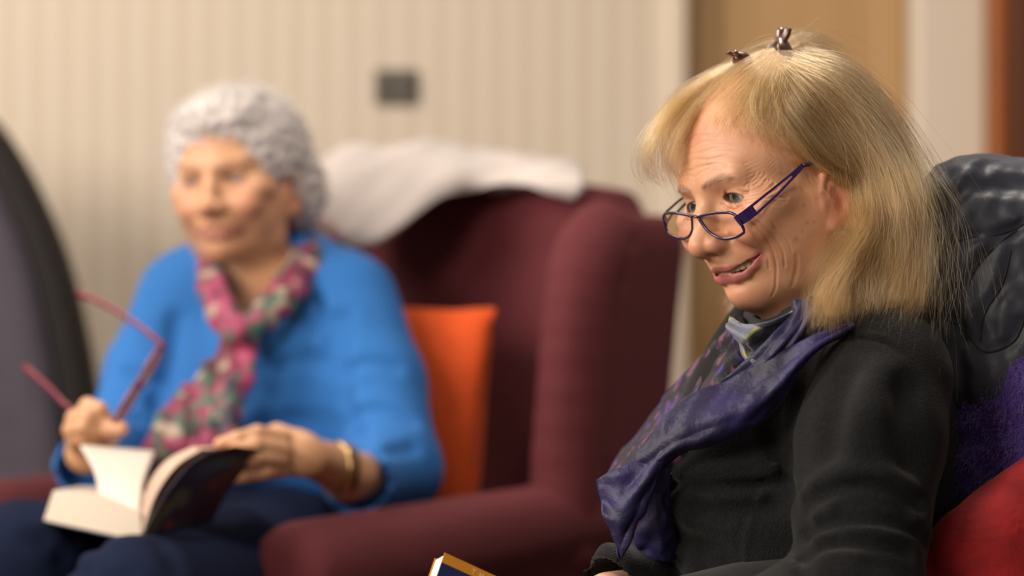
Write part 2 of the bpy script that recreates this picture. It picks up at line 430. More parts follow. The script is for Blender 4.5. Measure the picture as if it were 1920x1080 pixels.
# ------------------------------------------------------------------ heads
def trace_many(pp, o, fn, lift=0, t0=1.8, t1=3.8):
    """where the rays through these pixels meet the surface fn = 0, in the frame of o; nan where they miss"""
    D = np.array([[(x - 960) / F, 1, (540 - y) / F] for x, y in pp]); D /= np.linalg.norm(D, axis=1)[:, None]
    c0 = np.array([0, 0, CZ]) - o['O']; t = np.full(len(D), t0); live = np.ones(len(D), bool); q = np.zeros_like(D); v = np.zeros(len(D))
    for _ in range(160):
        i = np.flatnonzero(live)
        if len(i) == 0: break
        q[i] = (c0 + t[i, None] * D[i]) @ o['M']; v[i] = fn(q[i])
        live[i] = (v[i] > 1e-4) & (t[i] < t1)
        j = np.flatnonzero(live); t[j] += v[j] * .6
    e = 1e-4
    g = np.stack([fn(q + np.eye(3)[k] * e) - v for k in range(3)], 1); g /= np.linalg.norm(g, axis=1)[:, None] + 1e-9
    r = q + g * lift; r[t >= t1] = np.nan
    return r
def trace(px, py, o, fn, lift=0, t0=1.8, t1=3.8):
    r = trace_many([(px, py)], o, fn, lift, t0, t1)[0]
    return None if np.isnan(r[0]) else r
def lips(sm):
    A = lambda a, b: np.array(a) * (1 - sm) + np.array(b) * sm
    up = A([(0, -.0790, -.0352), (.008, -.0780, -.0346), (.017, -.0715, -.0360), (.023, -.0655, -.0388), (.027, -.0600, -.0428)],
           [(0, -.0800, -.0350), (.010, -.0748, -.0372), (.020, -.0672, -.0362), (.0280, -.0600, -.0338), (.0360, -.0530, -.0318)])
    lo = A([(0, -.0742, -.0478), (.010, -.0725, -.0470), (.018, -.0675, -.0446), (.023, -.064, -.0440), (.027, -.0600, -.0430)],
           [(0, -.0695, -.0462), (.010, -.0690, -.0474), (.020, -.0652, -.0458), (.0285, -.0605, -.0406), (.0360, -.0530, -.0324)])
    gp = A([(0, -.0810, -.0408), (.010, -.0790, -.0402), (.018, -.0730, -.0400), (.023, -.067, -.0412), (.027, -.0625, -.0428)],
           [(0, -.0764, -.0402), (.010, -.0733, -.0420), (.019, -.0690, -.0408), (.0280, -.0632, -.0370), (.0362, -.0550, -.0320)])
    return up, lo, gp, A((.027, -.0600, -.0428), (.0362, -.0545, -.0320))
def face_field(q, p, sx, d, o):
    sm = o['smile']
    # eye sockets, lids
    d = smax(d, -ell(p, (.0295, -.0835, .0225), (.0165, .0160, .0115)), .010)
    d = smax(d, -ell(p, (.012, -.0860, .0205), (.006, .0085, .012)), .009)
    e = np.array([.0305, -.0545, .0225])
    lid = ell(p, e, (.0148, .0140, .0132))
    d = smin(d, lid, .003)
    t = (p[:, 0] - e[0]) / o['ew']
    mid = .0222 - .0016 * t - (.0004 * t * t)
    hw = o['open'] * np.sqrt(np.clip(1 - t * t, 0, 1)) + .0001
    slit = np.maximum(np.abs(p[:, 2] - mid) - hw, np.maximum((np.abs(t) - 1) * .0125, p[:, 1] + .057))
    d = smax(d, -np.maximum(slit, -(p[:, 1] + .090) * 1.0), .0012)
    lidline = [(e[0] - .0125, -.0635, .0250), (e[0] - .004, -.0705, .0290), (e[0] + .006, -.0700, .0285), (e[0] + .0155, -.0600, .0225)]
    d = d + crease(p, lidline, .0014, .0016)
    bag = [(e[0] - .010, -.067, .0135), (e[0] + .002, -.0715, .0105), (e[0] + .013, -.064, .0135)]
    d = d + crease(p, bag, .0022, .0012 * o['age'])
    d = d + bump(p, (e[0] + .001, -.074, .0152), (.010, .01, .0030), .0012 * o['age'])
    # nose
    d = smin(d, chain(p, [(0, -.0700, .030), (0, -.0805, .012), (0, -.0860, -.005)], [.0085, .0080, .0098], .004), .008)
    d = smin(d, ell(p, (0, -.0895, -.0122), (.0113, .0142, .0118)), .006)
    d = smin(d, ell(p, (.0116, -.0815, -.0140), (.0076, .0128, .0088)), .0045)
    d = smin(d, cone(p, (0, -.090, -.0190), (0, -.080, -.0240), .0042, .0045), .004)
    d = smax(d, -ell(p, (.0072, -.0850, -.0245), (.0034, .0065, .0042)), .002)
    d = d + crease(p, [(.0160, -.089, -.005), (.0205, -.081, -.0055), (.0215, -.074, -.013)], .0024, .0026)
    # mouth
    mu = lambda A, B: np.array(A) * (1 - sm) + np.array(B) * sm
    d = smin(d, ell(p, mu((0, -.0575, -.034), (0, -.0570, -.0305)), (.025, .0240, .0165)), .012)
    up, lo, gp, mc = lips(sm)
    d = smin(d, chain(p, up, mu([.0042, .0043, .0034, .0026, .0016], [.0032, .0030, .0026, .0019, .0012]), .002), .0030)
    d = smin(d, chain(p, lo, mu([.0056, .0053, .0040, .0030, .0016], [.0052, .0050, .0042, .0030, .0014]), .002), .0034)
    gap = chain(p, gp + (0, -.0020, 0), mu([.0016, .0016, .0014, .0010, .0007], [.0013, .0020, .0030, .0024, .0010]), .002)
    gap2 = chain(p, (gp + (0, .0060, 0))[:4], mu([.001] * 4, [.0034, .0046, .0050, .0036]), .002)
    d = smax(d, -gap, .0012)
    d = smax(d, -gap2, .001)
    d = d + crease(p, [(0, -.086, -.0225), (0, -.086, -.031)], .0022, .0009)
    d = d + crease(p, [mc, mc + (.0032, .004, .001)], .0018, .0018)
    # folds of age and smile
    a = o['age']
    d = d + crease(p, [(.0200, -.083, -.0085), (.0260, -.0755, -.0145), (.0350, -.0685, -.0240), (.0400, -.0600, -.0325)], .0040, .0022 * (.35 + .75 * sm))
    if sm < .5: d = d + crease(p, [(.030, -.057, -.044), (.031, -.054, -.056)], .0035, .0011 * a)
    d = d + crease(p, [(0, -.075, -.0560), (.012, -.070, -.0560)], .0040, .0012)
    for w, am, pts in o.get('lines', ()): d = d + crease(p, pts, w, am)
    if sm > .5:
        for k in range(7):
            z0 = .0275 + .0035 * k
            d = d + crease(p, [(.047, -.060, z0), (.058, -.047, z0 + .003), (.062, -.036, z0 + .010)], .0011, .0004)
    for k in range(5):
        z = .0555 + .0068 * k
        w = .0011 * np.sin(sx * 150 + k * 2)
        d = d + .00055 * a * np.exp(-((q[:, 2] - z - w + 3.2 * p[:, 0] ** 2) / .0013) ** 2) * (p[:, 1] < -.02) * np.exp(-(p[:, 0] / .045) ** 4)
    d = d + crease(p, [(.0055, -.085, .031), (.0050, -.083, .043)], .0013, .0009 * a)
    return d

def ear_field(p):
    # ears
    er = rotm(12, 0, -18)
    ear = ell(p, (.0755, .010, -.001), (.0050, .0155, .0270), er)
    ear = smin(ear, ell(p, (.0720, .003, -.0220), (.0050, .0075, .0085)), .004)
    rim = chain(p, [(.0745, -.004, .008), (.0770, .000, .0215), (.0800, .010, .0265), (.0835, .021, .020), (.0835, .023, .004), (.0785, .015, -.0145)], [.0026, .0030, .0030, .0030, .0028, .0030], .002)
    ear = smin(ear, rim, .0025)
    ear = smax(ear, -ell(p, (.0825, .0085, -.003), (.0085, .0088, .0135), er), .003)
    ear = smax(ear, -ell(p, (.0850, .013, .013), (.0070, .0058, .0080), er), .003)
    ear = smin(ear, ell(p, (.0735, -.0050, -.0035), (.0035, .0035, .0055)), .003)
    return ear

def head_field(q, o):
    """q: head space, x to the person's left, -y forward, z up, origin between the ears"""
    p = q.copy(); sx = p[:, 0].copy(); p[:, 0] = np.abs(p[:, 0])
    sm = o['smile']
    d = ell(p, (0, .016, .050), (.0735, .089, .084))
    d = smin(d, ell(p, (0, -.030, .040), (.058, .0465, .044)), .012)          # forehead
    d = smin(d, ell(p, (0, -.026, -.012), (.055, .050, .058)), .020)
    d = smin(d, cone(p, (.031, -.024, -.030), (.052, .0, .0), .021, .022), .018)
    d = smin(d, ell(p, (0, -.0490, -.0625), (.0200, .0225, .0175)), .014)      # chin
    d = smin(d, cone(p, (.012, -.042, -.061), (.045, -.006, -.052), .0160, .017), .013)   # jaw line
    d = smin(d, cone(p, (.045, -.006, -.052), (.056, .004, -.008), .016, .018), .016)
    d = smin(d, ell(p, (0, -.012, -.052), (.044, .044, .026)), .016)
    d = smin(d, ell(p, (.050, -.040, .008), (.019, .026, .016)), .016)         # cheekbone
    d = smin(d, ell(p, (.0365 + .001 * sm, -.0545 - .0035 * sm, -.012 + .005 * sm), (.020, .0185, .017)), .014)   # cheek
    d = smin(d, cone(p, (.009, -.0712, .038), (.036, -.0615, .042), .0078, .0078), .012)  # brow
    d = smin(d, ell(p, (.0445, -.024, -.022), (.018, .024, .030)), .014)
    i = np.flatnonzero(p[:, 1] < -.024)
    if len(i): d = d.copy(); d[i] = face_field(q[i], p[i], sx[i], d[i], o)
    i = np.flatnonzero((p[:, 0] > .056) & (np.abs(p[:, 1]) < .045) & (np.abs(p[:, 2]) < .045))
    if len(i): d = d.copy(); d[i] = smin(d[i], ear_field(p[i]), .0035)
    # neck
    if 'neck' in o:
        n0, n1, n2 = o['neck']
        d = smin(d, chain(q, [n0, n1, n2], [.050, .049, .060], .02), .022)
        d = smin(d, cone(q, (0, -.030, -.066), .5 * np.asarray(n1) + .5 * np.asarray(n2) + (0, -.03, 0), .016, .02), .022)
    return d

def mixc(a, b, t): return a * (1 - t[:, None]) + np.asarray(b)[None] * t[:, None]
def G(p, c, s): return np.exp(-(((p - np.asarray(c)) / np.asarray(s)) ** 2).sum(-1))
def head_paint(q, o):
    p = q.copy(); p[:, 0] = np.abs(p[:, 0])
    base = np.array(o['skin']); sm = o['smile']
    c = np.repeat(base[None], len(p), 0)
    red = np.array(o['red'])
    c = mixc(c, red, .45 * G(p, (.040, -.065, -.010), (.020, .03, .020)))
    c = mixc(c, red, .50 * G(p, (0, -.105, -.012), (.014, .016, .012)))
    c = mixc(c, red, .30 * G(p, (0, -.072, -.066), (.018, .03, .012)))
    c = mixc(c, red, .65 * G(p, (.078, .006, -.006), (.012, .022, .030)))
    c = mixc(c, red, .30 * G(p, (0, -.06, .085), (.05, .05, .025)))
    c = mixc(c, base * (.78, .66, .62), .55 * G(p, (.030, -.072, .0225), (.019, .02, .0085)))
    n = vnoise(q, 230, 3) * .5 + vnoise(q, 90, 5) * .5
    c = mixc(c, base * (.86, .72, .66), np.clip(n * .5, 0, .4))
    r = np.random.RandomState(4)
    for k in range(o.get('spots', 0)):
        th = r.uniform(.2, 1.2); s = (.048 + r.uniform(0, .018), -.055 + r.uniform(0, .05), -.03 + r.uniform(0, .075))
        w = r.uniform(.0010, .0024)
        c = mixc(c, base * (.60, .42, .34), .55 * np.exp(-((((q - s)[:, 1:]) ** 2).sum(1)) / w ** 2) * (q[:, 0] > 0))
    up, lo, gp, mc = lips(sm)
    up = up + (0, -.0035, -.0002); lo = lo + (0, -.0045, .0006)
    lu = np.clip(1.45 - seg_d(p, up) / .0021, 0, 1); ll = np.clip(1.8 - seg_d(p, lo) / .0036, 0, 1)
    c = mixc(c, o['lip'], .9 * np.maximum(lu, ll))
    inner = np.clip(1 - seg_d(p, gp + (0, .0085, 0)) / .0062, 0, 1)
    c = mixc(c, (.12, .02, .02), np.clip(inner * 3, 0, 1))
    c = mixc(c, (.25, .07, .05), .8 * G(p, (.0072, -.0895, -.0205), (.0030, .006, .0030)))
    # lid margins, brows
    e = np.array([.0305, -.0545, .0225])
    t = np.clip((p[:, 0] - e[0]) / o['ew'], -1, 1)
    hw = o['open'] * np.sqrt(1 - t * t)
    zz = p[:, 2] - (.0222 - .0016 * t)
    lash = np.exp(-((np.abs(zz) - hw - .0002) / .0011) ** 2) * (np.abs(p[:, 0] - e[0]) < o['ew'] + .0005) * (p[:, 1] < -.062)
    c = mixc(c, (.09, .04, .03), .9 * lash)
    if o.get('brow'):
        br = seg_d(p, [(.010, -.083, .0365), (.020, -.080, .0410), (.031, -.073, .0430), (.042, -.062, .0400)])
        st = .65 + .35 * np.sin(p[:, 0] * 5200 + p[:, 2] * 2400)
        c = mixc(c, o['brow'], np.clip(1.35 - br / .0030, 0, 1) * st * .75)
    return np.clip(c, 0, 1)

def build_head(o, h):
    M, O = o['M'], o['O']
    lo = np.array([-.095, -.125, -.20]); hi = np.array([.095, .125, .15])
    V, Q = nets(lambda x: head_field(x, o), lo, hi, h)
    col = head_paint(V, o)
    return V @ M.T + O, Q, col
def ball(c, r, nu=20, nv=12):
    V = [(0, 0, 1)]
    for i in range(1, nv):
        for j in range(nu):
            a = pi * i / nv; b = 2 * pi * j / nu; V.append((sin(a) * cos(b), sin(a) * sin(b), cos(a)))
    V.append((0, 0, -1)); Q = []
    for j in range(nu): Q.append([0, 1 + j, 1 + (j + 1) % nu]); Q.append([len(V) - 1, 1 + (nv - 2) * nu + (j + 1) % nu, 1 + (nv - 2) * nu + j])
    for i in range(nv - 2):
        for j in range(nu): Q.append([1 + i * nu + j, 1 + (i + 1) * nu + j, 1 + (i + 1) * nu + (j + 1) % nu, 1 + i * nu + (j + 1) % nu])
    return np.array(V) * r + np.asarray(c), Q
def eyes(o, person, look, iris):
    for s in (-1, 1):
        c = np.array([.0305 * s, -.0545, .0225]); r = .0128
        V, Q = ball((0, 0, 0), 1, 40, 28)
        g = np.asarray(look, float); g /= np.linalg.norm(g)
        cs = V @ g; col = np.repeat(np.array([[.46, .34, .28]]), len(V), 0)
        col[cs > .865] = np.array(iris) * .5; col[cs > .89] = iris; col[cs > .972] = (.01, .01, .01)
        rr = r * (1 + .03 * np.clip((cs - .9) / .1, 0, 1))
        W_ = (V * rr[:, None] + c) @ o['M'].T + o['O']
        mesh('eyeball', W_, Q, M_eye, person, col=col)
FG = dict(M=frame(-57, 3, -12), smile=1.0, age=1.0, open=.0041, ew=.0108, skin=(.57, .295, .170), red=(.58, .20, .13), lip=(.31, .075, .075),
          brow=(.17, .09, .06), spots=14, neck=((0, .010, -.03), (0, .030, -.09), (0, .060, -.17)))
FG['O'] = np.array([.23905, 2.2, CZ + .07002])
z6 = lambda l: [(1220 + x / 6, 290 + y / 6) for x, y in l]
z4 = lambda l: [(1230 + x / 4.155, 300 + y / 4.155) for x, y in l]
WR = [  # the lines of her smile, as the photograph shows them on the near cheek; the far cheek mirrors them
    (.0012, .0013, z6([(1035, 445), (1140, 400), (1240, 360), (1300, 290)])), (.0011, .0010, z6([(1045, 462), (1180, 420), (1270, 370), (1340, 290)])),
    (.0012, .0013, z6([(1050, 480), (1180, 445), (1290, 405), (1390, 330)])), (.0013, .0014, z6([(1060, 505), (1200, 475), (1330, 440), (1430, 380)])),
    (.0013, .0014, z6([(1080, 532), (1230, 502), (1400, 480), (1540, 480)])), (.0012, .0010, z6([(1200, 545), (1400, 528), (1520, 530)])), (.0012, .0008, z6([(1180, 575), (1350, 560), (1480, 565)])),
    (.0012, .0009, z4([(680, 425), (800, 535), (880, 640), (920, 740), (938, 840), (935, 930), (930, 1000), (905, 1060)])), (.0012, .0010, z4([(740, 425), (850, 515), (940, 620), (990, 720), (1003, 830)])),
    (.0011, .0006, z4([(800, 400), (920, 500), (1020, 620), (1060, 720)])), (.0012, .0006, z4([(640, 490), (740, 570), (820, 660), (868, 760), (880, 850)])),
    (.0020, .0006, z4([(1095, 740), (1100, 800), (1090, 880), (1060, 980)])),
    (.0012, .0012, z6([(800, 560), (860, 600), (930, 625), (1000, 600)])), (.0011, .0012, z6([(930, 545), (965, 590), (1010, 640)])), (.0011, .0010, z6([(985, 545), (1010, 580), (1050, 610)])), (.0011, -.0009, z6([(958, 560), (985, 600), (1025, 625)])),
    (.0012, .0007, z6([(520, 240), (600, 180), (700, 150), (800, 165)])), (.0011, .0006, z6([(560, 150), (660, 110), (760, 100), (860, 120)])),
    (.0010, .0006, z6([(1060, 350), (1150, 260), (1190, 200)])), (.0010, .0006, z6([(1110, 340), (1200, 260), (1240, 200)])), (.0010, .0005, z6([(1160, 345), (1250, 270), (1290, 210)]))]
pt_ = [q for w in WR for q in w[2]]; hit = trace_many(pt_, FG, lambda q: head_field(q, FG)); k_ = 0; lines_ = []
for w, am, l in WR:
    g_ = hit[k_:k_ + len(l)]; k_ += len(l); am = am * .85
    if not np.isnan(g_).any():
        g_ = spline(g_, 3 * len(l)); g_[:, 0] = np.abs(g_[:, 0])
        lines_.append((w, am, [tuple(x) for x in g_]))
FG['lines'] = lines_
V, Q, col = build_head(FG, .00105)
fg = mesh('person', V, Q, M_skin, loc=(.28, 2.2, .0), col=col)
eyes(FG, fg, (.10, -1, .06), (.10, .10, .075))

def teeth(o, person):
    """the upper row that the smile shows: each tooth a small rounded block along the arch"""
    for k in range(12):
        a = radians(-62 + 124 * (k + .5) / 12)
        c = np.array([.0290 * sin(a), -.0395 - .0315 * cos(a), -.0385 + .003 * sin(a) ** 2])
        w = .0040 if 3 < k < 8 else .0034
        v, q = ball((0, 0, 0), 1, 12, 8)
        v = np.sign(v) * np.abs(v) ** .6 * (w, .0028, .0050)
        R_ = rotm(0, 0, math.degrees(a))
        mesh('tooth', (v @ R_.T + c) @ o['M'].T + o['O'], q, M_tooth, person)
teeth(FG, fg)
# ------------------------------------------------------------------ hair
def hair_mat(name, c1, c2, rough=.3, white=0):
    m = bpy.data.materials.new(name); m.use_nodes = True; nt = m.node_tree; N = nt.nodes
    for n in list(N): N.remove(n)
    o = N.new('ShaderNodeOutputMaterial'); h = N.new('ShaderNodeBsdfHairPrincipled'); h.parametrization = 'COLOR'
    i = N.new('ShaderNodeHairInfo'); r = N.new('ShaderNodeValToRGB'); at = N.new('ShaderNodeAttribute'); at.attribute_name = 'tone'
    mx = N.new('ShaderNodeMix'); mx.inputs[0].default_value = .6; nt.links.new(i.outputs['Random'], mx.inputs[2]); nt.links.new(at.outputs['Fac'], mx.inputs[3])
    r.color_ramp.elements[0].color = (*c1, 1); r.color_ramp.elements[1].color = (*c2, 1)
    nt.links.new(mx.outputs[0], r.inputs['Fac']); nt.links.new(r.outputs['Color'], h.inputs['Color'])
    h.inputs['Roughness'].default_value = rough; h.inputs['Radial Roughness'].default_value = .45
    nt.links.new(h.outputs[0], o.inputs['Surface'])
    return m
def strands(name, lines, m, parent, r0=.00012, tip=.25):
    """lines: list of (n,3) world polylines, one hair each"""
    base = wloc(parent); tone = np.array([l[1] if isinstance(l, tuple) else .5 for l in lines], np.float32); lines = [l[0] if isinstance(l, tuple) else l for l in lines]
    hc = bpy.data.hair_curves.new(name); hc.add_curves([len(l) for l in lines])
    P_ = (np.concatenate(lines) - base).astype(np.float32)
    hc.position_data.foreach_set('vector', P_.ravel())
    rad = np.concatenate([r0 * (1 - (1 - tip) * np.linspace(0, 1, len(l)) ** 2) for l in lines]).astype(np.float32)
    a = hc.attributes.get('radius') or hc.attributes.new('radius', 'FLOAT', 'POINT')
    a.data.foreach_set('value', rad)
    a = hc.attributes.new('tone', 'FLOAT', 'CURVE'); a.data.foreach_set('value', tone)
    o = bpy.data.objects.new(name, hc); C.objects.link(o); hc.materials.append(m)
    if parent: o.parent = parent
    return o
def local_x(px, py, xl, o):   # the point under a pixel on the head's plane x = xl
    D = np.array([(px - 960) / F, 1, (540 - py) / F]); n = o['M'][:, 0]; c = o['O'] - np.array([0, 0, CZ])
    t = (xl + n @ c) / (n @ D); return (t * D - c) @ o['M']
def family(guides, count, rng, n=22, jit=.004, inward=.010, wave=.0015, clump=30, cl=.6, trim=.25, late=0, proud=0.0):
    """hairs between neighbouring guides (local polylines), gathered into locks"""
    Gd = np.stack([spline(g, n) for g in guides]); out = []
    t = np.linspace(0, 1, n)[:, None]
    locks = [(rng.uniform(0, len(Gd) - 1), rng.normal(size=3) * jit * 1.6, rng.uniform(0, 6.28), rng.uniform(.6, 1.5), rng.uniform(0, 1), rng.normal() * proud) for _ in range(clump)]
    for k in range(count):
        u, lo, ph, fr, tn, pr = locks[rng.randint(len(locks))]
        u2 = rng.uniform(0, len(Gd) - 1)
        if abs(u2 - u) > 1.2: u2 = u + rng.normal() * .5
        u2 = np.clip(u2, 0, len(Gd) - 1.0001)
        uu = np.clip(u2 + (u - u2) * cl * np.clip(t[:, 0] * 1.3, 0, 1), 0, len(Gd) - 1.0001)
        i = uu.astype(int); w = (uu - i)[:, None]
        c = Gd[i, np.arange(n)] * (1 - w) + Gd[i + 1, np.arange(n)] * w
        o = rng.normal(size=3) * jit
        c = c + o * (.25 + .75 * t) + lo * t
        dirc = -c / (np.linalg.norm(c * (1, 1, .3), axis=1)[:, None] + .02) * (1, 1, .3)
        c = c - dirc * pr * np.clip(t * 2.5, 0, 1)
        c = c + dirc * inward * rng.uniform(0, 1) ** 1.3 * np.clip(.3 + t, 0, 1)
        a = wave * rng.uniform(.5, 1.3)
        c = c + a * t * np.stack([np.sin(9 * fr * t[:, 0] + ph), np.cos(8 * fr * t[:, 0] + ph * 2), .3 * np.sin(7 * t[:, 0] + ph)], 1)
        c = c + np.cumsum(rng.normal(size=(n, 3)) * .00025, 0)
        L = 1 - trim * rng.uniform(0, 1) ** 2
        m = max(6, int(n * L)); c = c[:m]
        if late: c = c[rng.randint(0, max(1, min(late, len(c) - 5))):]
        out.append((c, float(np.clip(tn + rng.normal() * .08, 0, 1))))
    return out
def shell_fg(q):
    p = q; ax = np.abs(q[:, 0])[:, None]; pm = np.concatenate([ax, q[:, 1:]], 1)
    d = ell(p, (0, .030, .057), (.0825, .093, .0855))
    d = smin(d, ell(p, (0, .072, .060), (.070, .050, .066)), .02)
    d = smin(d, ell(p, (0, .082, -.010), (.080, .052, .085)), .03)
    d = smin(d, ell(p, (0, .080, -.080), (.082, .058, .050)), .03)
    d = smin(d, chain(pm, [(.068, .040, .03), (.074, .046, -.03), (.072, .044, -.08), (.068, .036, -.115)], [.026, .034, .038, .026], .02), .02)
    near_ = chain(p, [(.080, .018, .030), (.083, .026, .000), (.084, .012, -.030), (.081, -.004, -.062), (.077, -.020, -.098)], [.007, .010, .014, .020, .015], .01)
    d = smin(d, near_, .014)
    # open the shell over the face
    d = smax(d, -ell(pm, (0, -.094, .004), (.092, .072, .096), rotm(-14, 0, 0)), .012)
    d = smax(d, -ell(pm, (.055, -.035, .00), (.060, .040, .050)), .010)
    d = smax(d, -ell(pm, (.088, .012, -.004), (.032, .023, .030)), .006)
    # the neck and chin stay free
    d = smax(d, -ell(pm, (0, -.060, -.10), (.060, .055, .080)), .01)
    return d
HT = hexc('9a7848')
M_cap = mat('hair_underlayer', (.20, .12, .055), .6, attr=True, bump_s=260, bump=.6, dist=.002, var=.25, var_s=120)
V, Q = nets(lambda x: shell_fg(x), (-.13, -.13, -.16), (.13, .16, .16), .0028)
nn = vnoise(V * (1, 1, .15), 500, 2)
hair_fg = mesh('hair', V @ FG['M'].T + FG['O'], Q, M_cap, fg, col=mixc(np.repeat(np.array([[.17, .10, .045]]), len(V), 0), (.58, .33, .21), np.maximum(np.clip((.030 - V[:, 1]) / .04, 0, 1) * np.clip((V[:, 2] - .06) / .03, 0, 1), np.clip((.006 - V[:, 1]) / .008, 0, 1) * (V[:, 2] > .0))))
M_hair = hair_mat('blond_hair', hexc('2d1b0d'), hexc('c49660'), .3)
rng = np.random.RandomState(7)
both = lambda q: np.minimum(shell_fg(q), head_field(q, FG))
def Tf(pts, lift=.003, fn=shell_fg):      # a guide hair over the shell; past its edge it hangs on at the same depth
    r = []
    for px, py in pts:
        a = trace(px, py, FG, fn, lift)
        if a is None or (r and np.linalg.norm(a - r[-1]) > .075): a = local_x(px, py, r[-1][0] if r else .08, FG)
        if py > 500: a = local_x(px, py, max(a[0], .075) + .065 * (py - 500) / 100, FG)
        r.append(a)
    return r
LX = lambda pts: [local_x(px, py, x, FG) for px, py, x in pts]
side = [
    [(1450, 165), (1462, 215), (1490, 262), (1530, 298), (1602, 324), (1632, 374), (1622, 428), (1576, 478), (1545, 540), (1538, 610)],
    [(1455, 150), (1480, 210), (1520, 262), (1565, 312), (1622, 356), (1640, 420), (1606, 482), (1570, 545), (1560, 614)],
    [(1465, 140), (1500, 195), (1545, 250), (1595, 310), (1625, 375), (1622, 440), (1602, 510), (1590, 560), (1582, 606)],
    [(1475, 130), (1520, 175), (1570, 235), (1620, 305), (1648, 380), (1650, 450), (1636, 520), (1622, 600)],
    [(1485, 120), (1545, 155), (1600, 220), (1645, 300), (1674, 385), (1682, 460), (1675, 530), (1660, 592)],
    [(1500, 110), (1570, 140), (1628, 210), (1668, 300), (1698, 390), (1714, 470), (1712, 540), (1698, 590)],
    [(1520, 104), (1590, 140), (1645, 212), (1686, 305), (1716, 390), (1738, 470), (1742, 540), (1732, 588)]]
gs = [Tf(g) for g in side]
H_ = family(gs, 9500, rng, n=28, jit=.0042, inward=.014, wave=.0085, clump=80, cl=.92, trim=.34, proud=.0035)
# wisps that fly off the back and shoulder
H_ += family(gs[3:], 900, rng, n=26, jit=.014, inward=-.004, wave=.007, clump=200, cl=.2)
# crown, between clip and parting
top = [
    [(1440, 130), (1420, 150), (1405, 185), (1400, 225), (1412, 262)],
    [(1450, 125), (1432, 160), (1428, 205), (1440, 250), (1470, 290)],
    [(1458, 125), (1455, 170), (1470, 220), (1500, 270), (1530, 305)]]
top += []
tg = [[(1450, 97), (1392, 122), (1338, 156), (1296, 196), (1272, 236), (1262, 275)], [(1452, 100), (1405, 125), (1362, 158), (1326, 192), (1302, 222)], [(1458, 104), (1420, 140), (1385, 175), (1352, 208), (1330, 240)], [(1462, 108), (1436, 150), (1410, 190), (1385, 225), (1372, 256)], [(1468, 112), (1455, 160), (1440, 205), (1424, 242), (1425, 272)], [(1474, 112), (1475, 165), (1470, 215), (1470, 258), (1484, 294)]]
H_ += family([Tf(g, .0025, both) for g in tg], 2100, rng, n=18, jit=.0022, inward=.001, wave=.003, clump=60, cl=.6, trim=.55)
H_ += family([Tf(g, .002, both) for g in top], 900, rng, n=18, jit=.003, inward=.004, wave=.002, clump=40, cl=.5, trim=.5)
# hair pulled forward from the clip to the brow
fr = [
    [(1470, 86, -.02), (1400, 108, -.028), (1330, 140, -.036), (1268, 185, -.044), (1236, 240, -.05), (1228, 290, -.053), (1248, 330, -.054)],
    [(1462, 88, .0), (1400, 118, -.005), (1330, 150, -.012), (1265, 195, -.020), (1228, 250, -.028), (1222, 305, -.032), (1240, 345, -.033)],
    [(1458, 96, .0), (1400, 130, -.004), (1335, 165, -.010), (1280, 212, -.018), (1248, 262, -.026), (1245, 310, -.030), (1272, 352, -.030)],
    [(1452, 105, .004), (1400, 142, .0), (1345, 180, -.006), (1298, 222, -.013), (1270, 268, -.021), (1266, 312, -.026), (1290, 350, -.026)],
    [(1448, 112, .010), (1405, 150, .006), (1360, 190, .000), (1318, 232, -.007), (1295, 272, -.012), (1290, 310, -.016)],
    [(1430, 128, .016), (1388, 165, .014), (1355, 205, .012), (1338, 250, .012), (1338, 300, .014), (1352, 338, .018)],
    [(1440, 128, .024), (1405, 165, .022), (1378, 205, .020), (1364, 245, .020), (1366, 290, .022), (1382, 325, .026)]]
gf = [LX(g) for g in fr]
H_ += family(gf[:5], 1300, rng, n=24, jit=.0036, inward=.0, wave=.0045, clump=26, cl=.85, trim=.3)
H_ += family(gf[4:], 520, rng, n=24, jit=.0028, inward=.0, wave=.003, clump=14, cl=.7, trim=.45)
# tuft gathered into the clips
tu = [
    [(1400, 132, .006), (1430, 112, .004), (1462, 84, .0), (1490, 70, -.002), (1530, 74, -.004), (1562, 92, -.004)],
    [(1420, 150, .012), (1445, 125, .008), (1472, 96, .004), (1500, 84, .0), (1535, 88, .0), (1566, 104, .0)],
    [(1440, 165, .020), (1458, 138, .014), (1480, 110, .010), (1508, 98, .006), (1545, 102, .004), (1580, 118, .004)]]
H_ += family([LX(g) for g in tu], 700, rng, n=18, jit=.0035, inward=.0, wave=.004, clump=30, cl=.5, trim=.4)
# long flyaway hairs over the top
H_ += family([LX([(1500, 84, 0), (1420, 84, -.01), (1340, 118, -.02), (1300, 160, -.03)]), LX([(1480, 90, 0), (1560, 66, 0), (1640, 130, .01), (1680, 250, .02)])], 60, rng, n=20, jit=.008, inward=0, wave=.006, clump=60, cl=0)
# sideburn, in front of the ear
def skin_t(pts, lift=.0015): return [trace(px, py, FG, lambda q: head_field(q, FG), lift) for px, py in pts]
sb = [skin_t([(1478, 300), (1492, 325), (1506, 350), (1514, 385)]), skin_t([(1500, 300), (1518, 322), (1532, 345), (1540, 380)])]
S2 = family(sb, 300, rng, n=16, jit=.004, inward=0, wave=.002, clump=60, cl=.2, trim=.5, late=10)
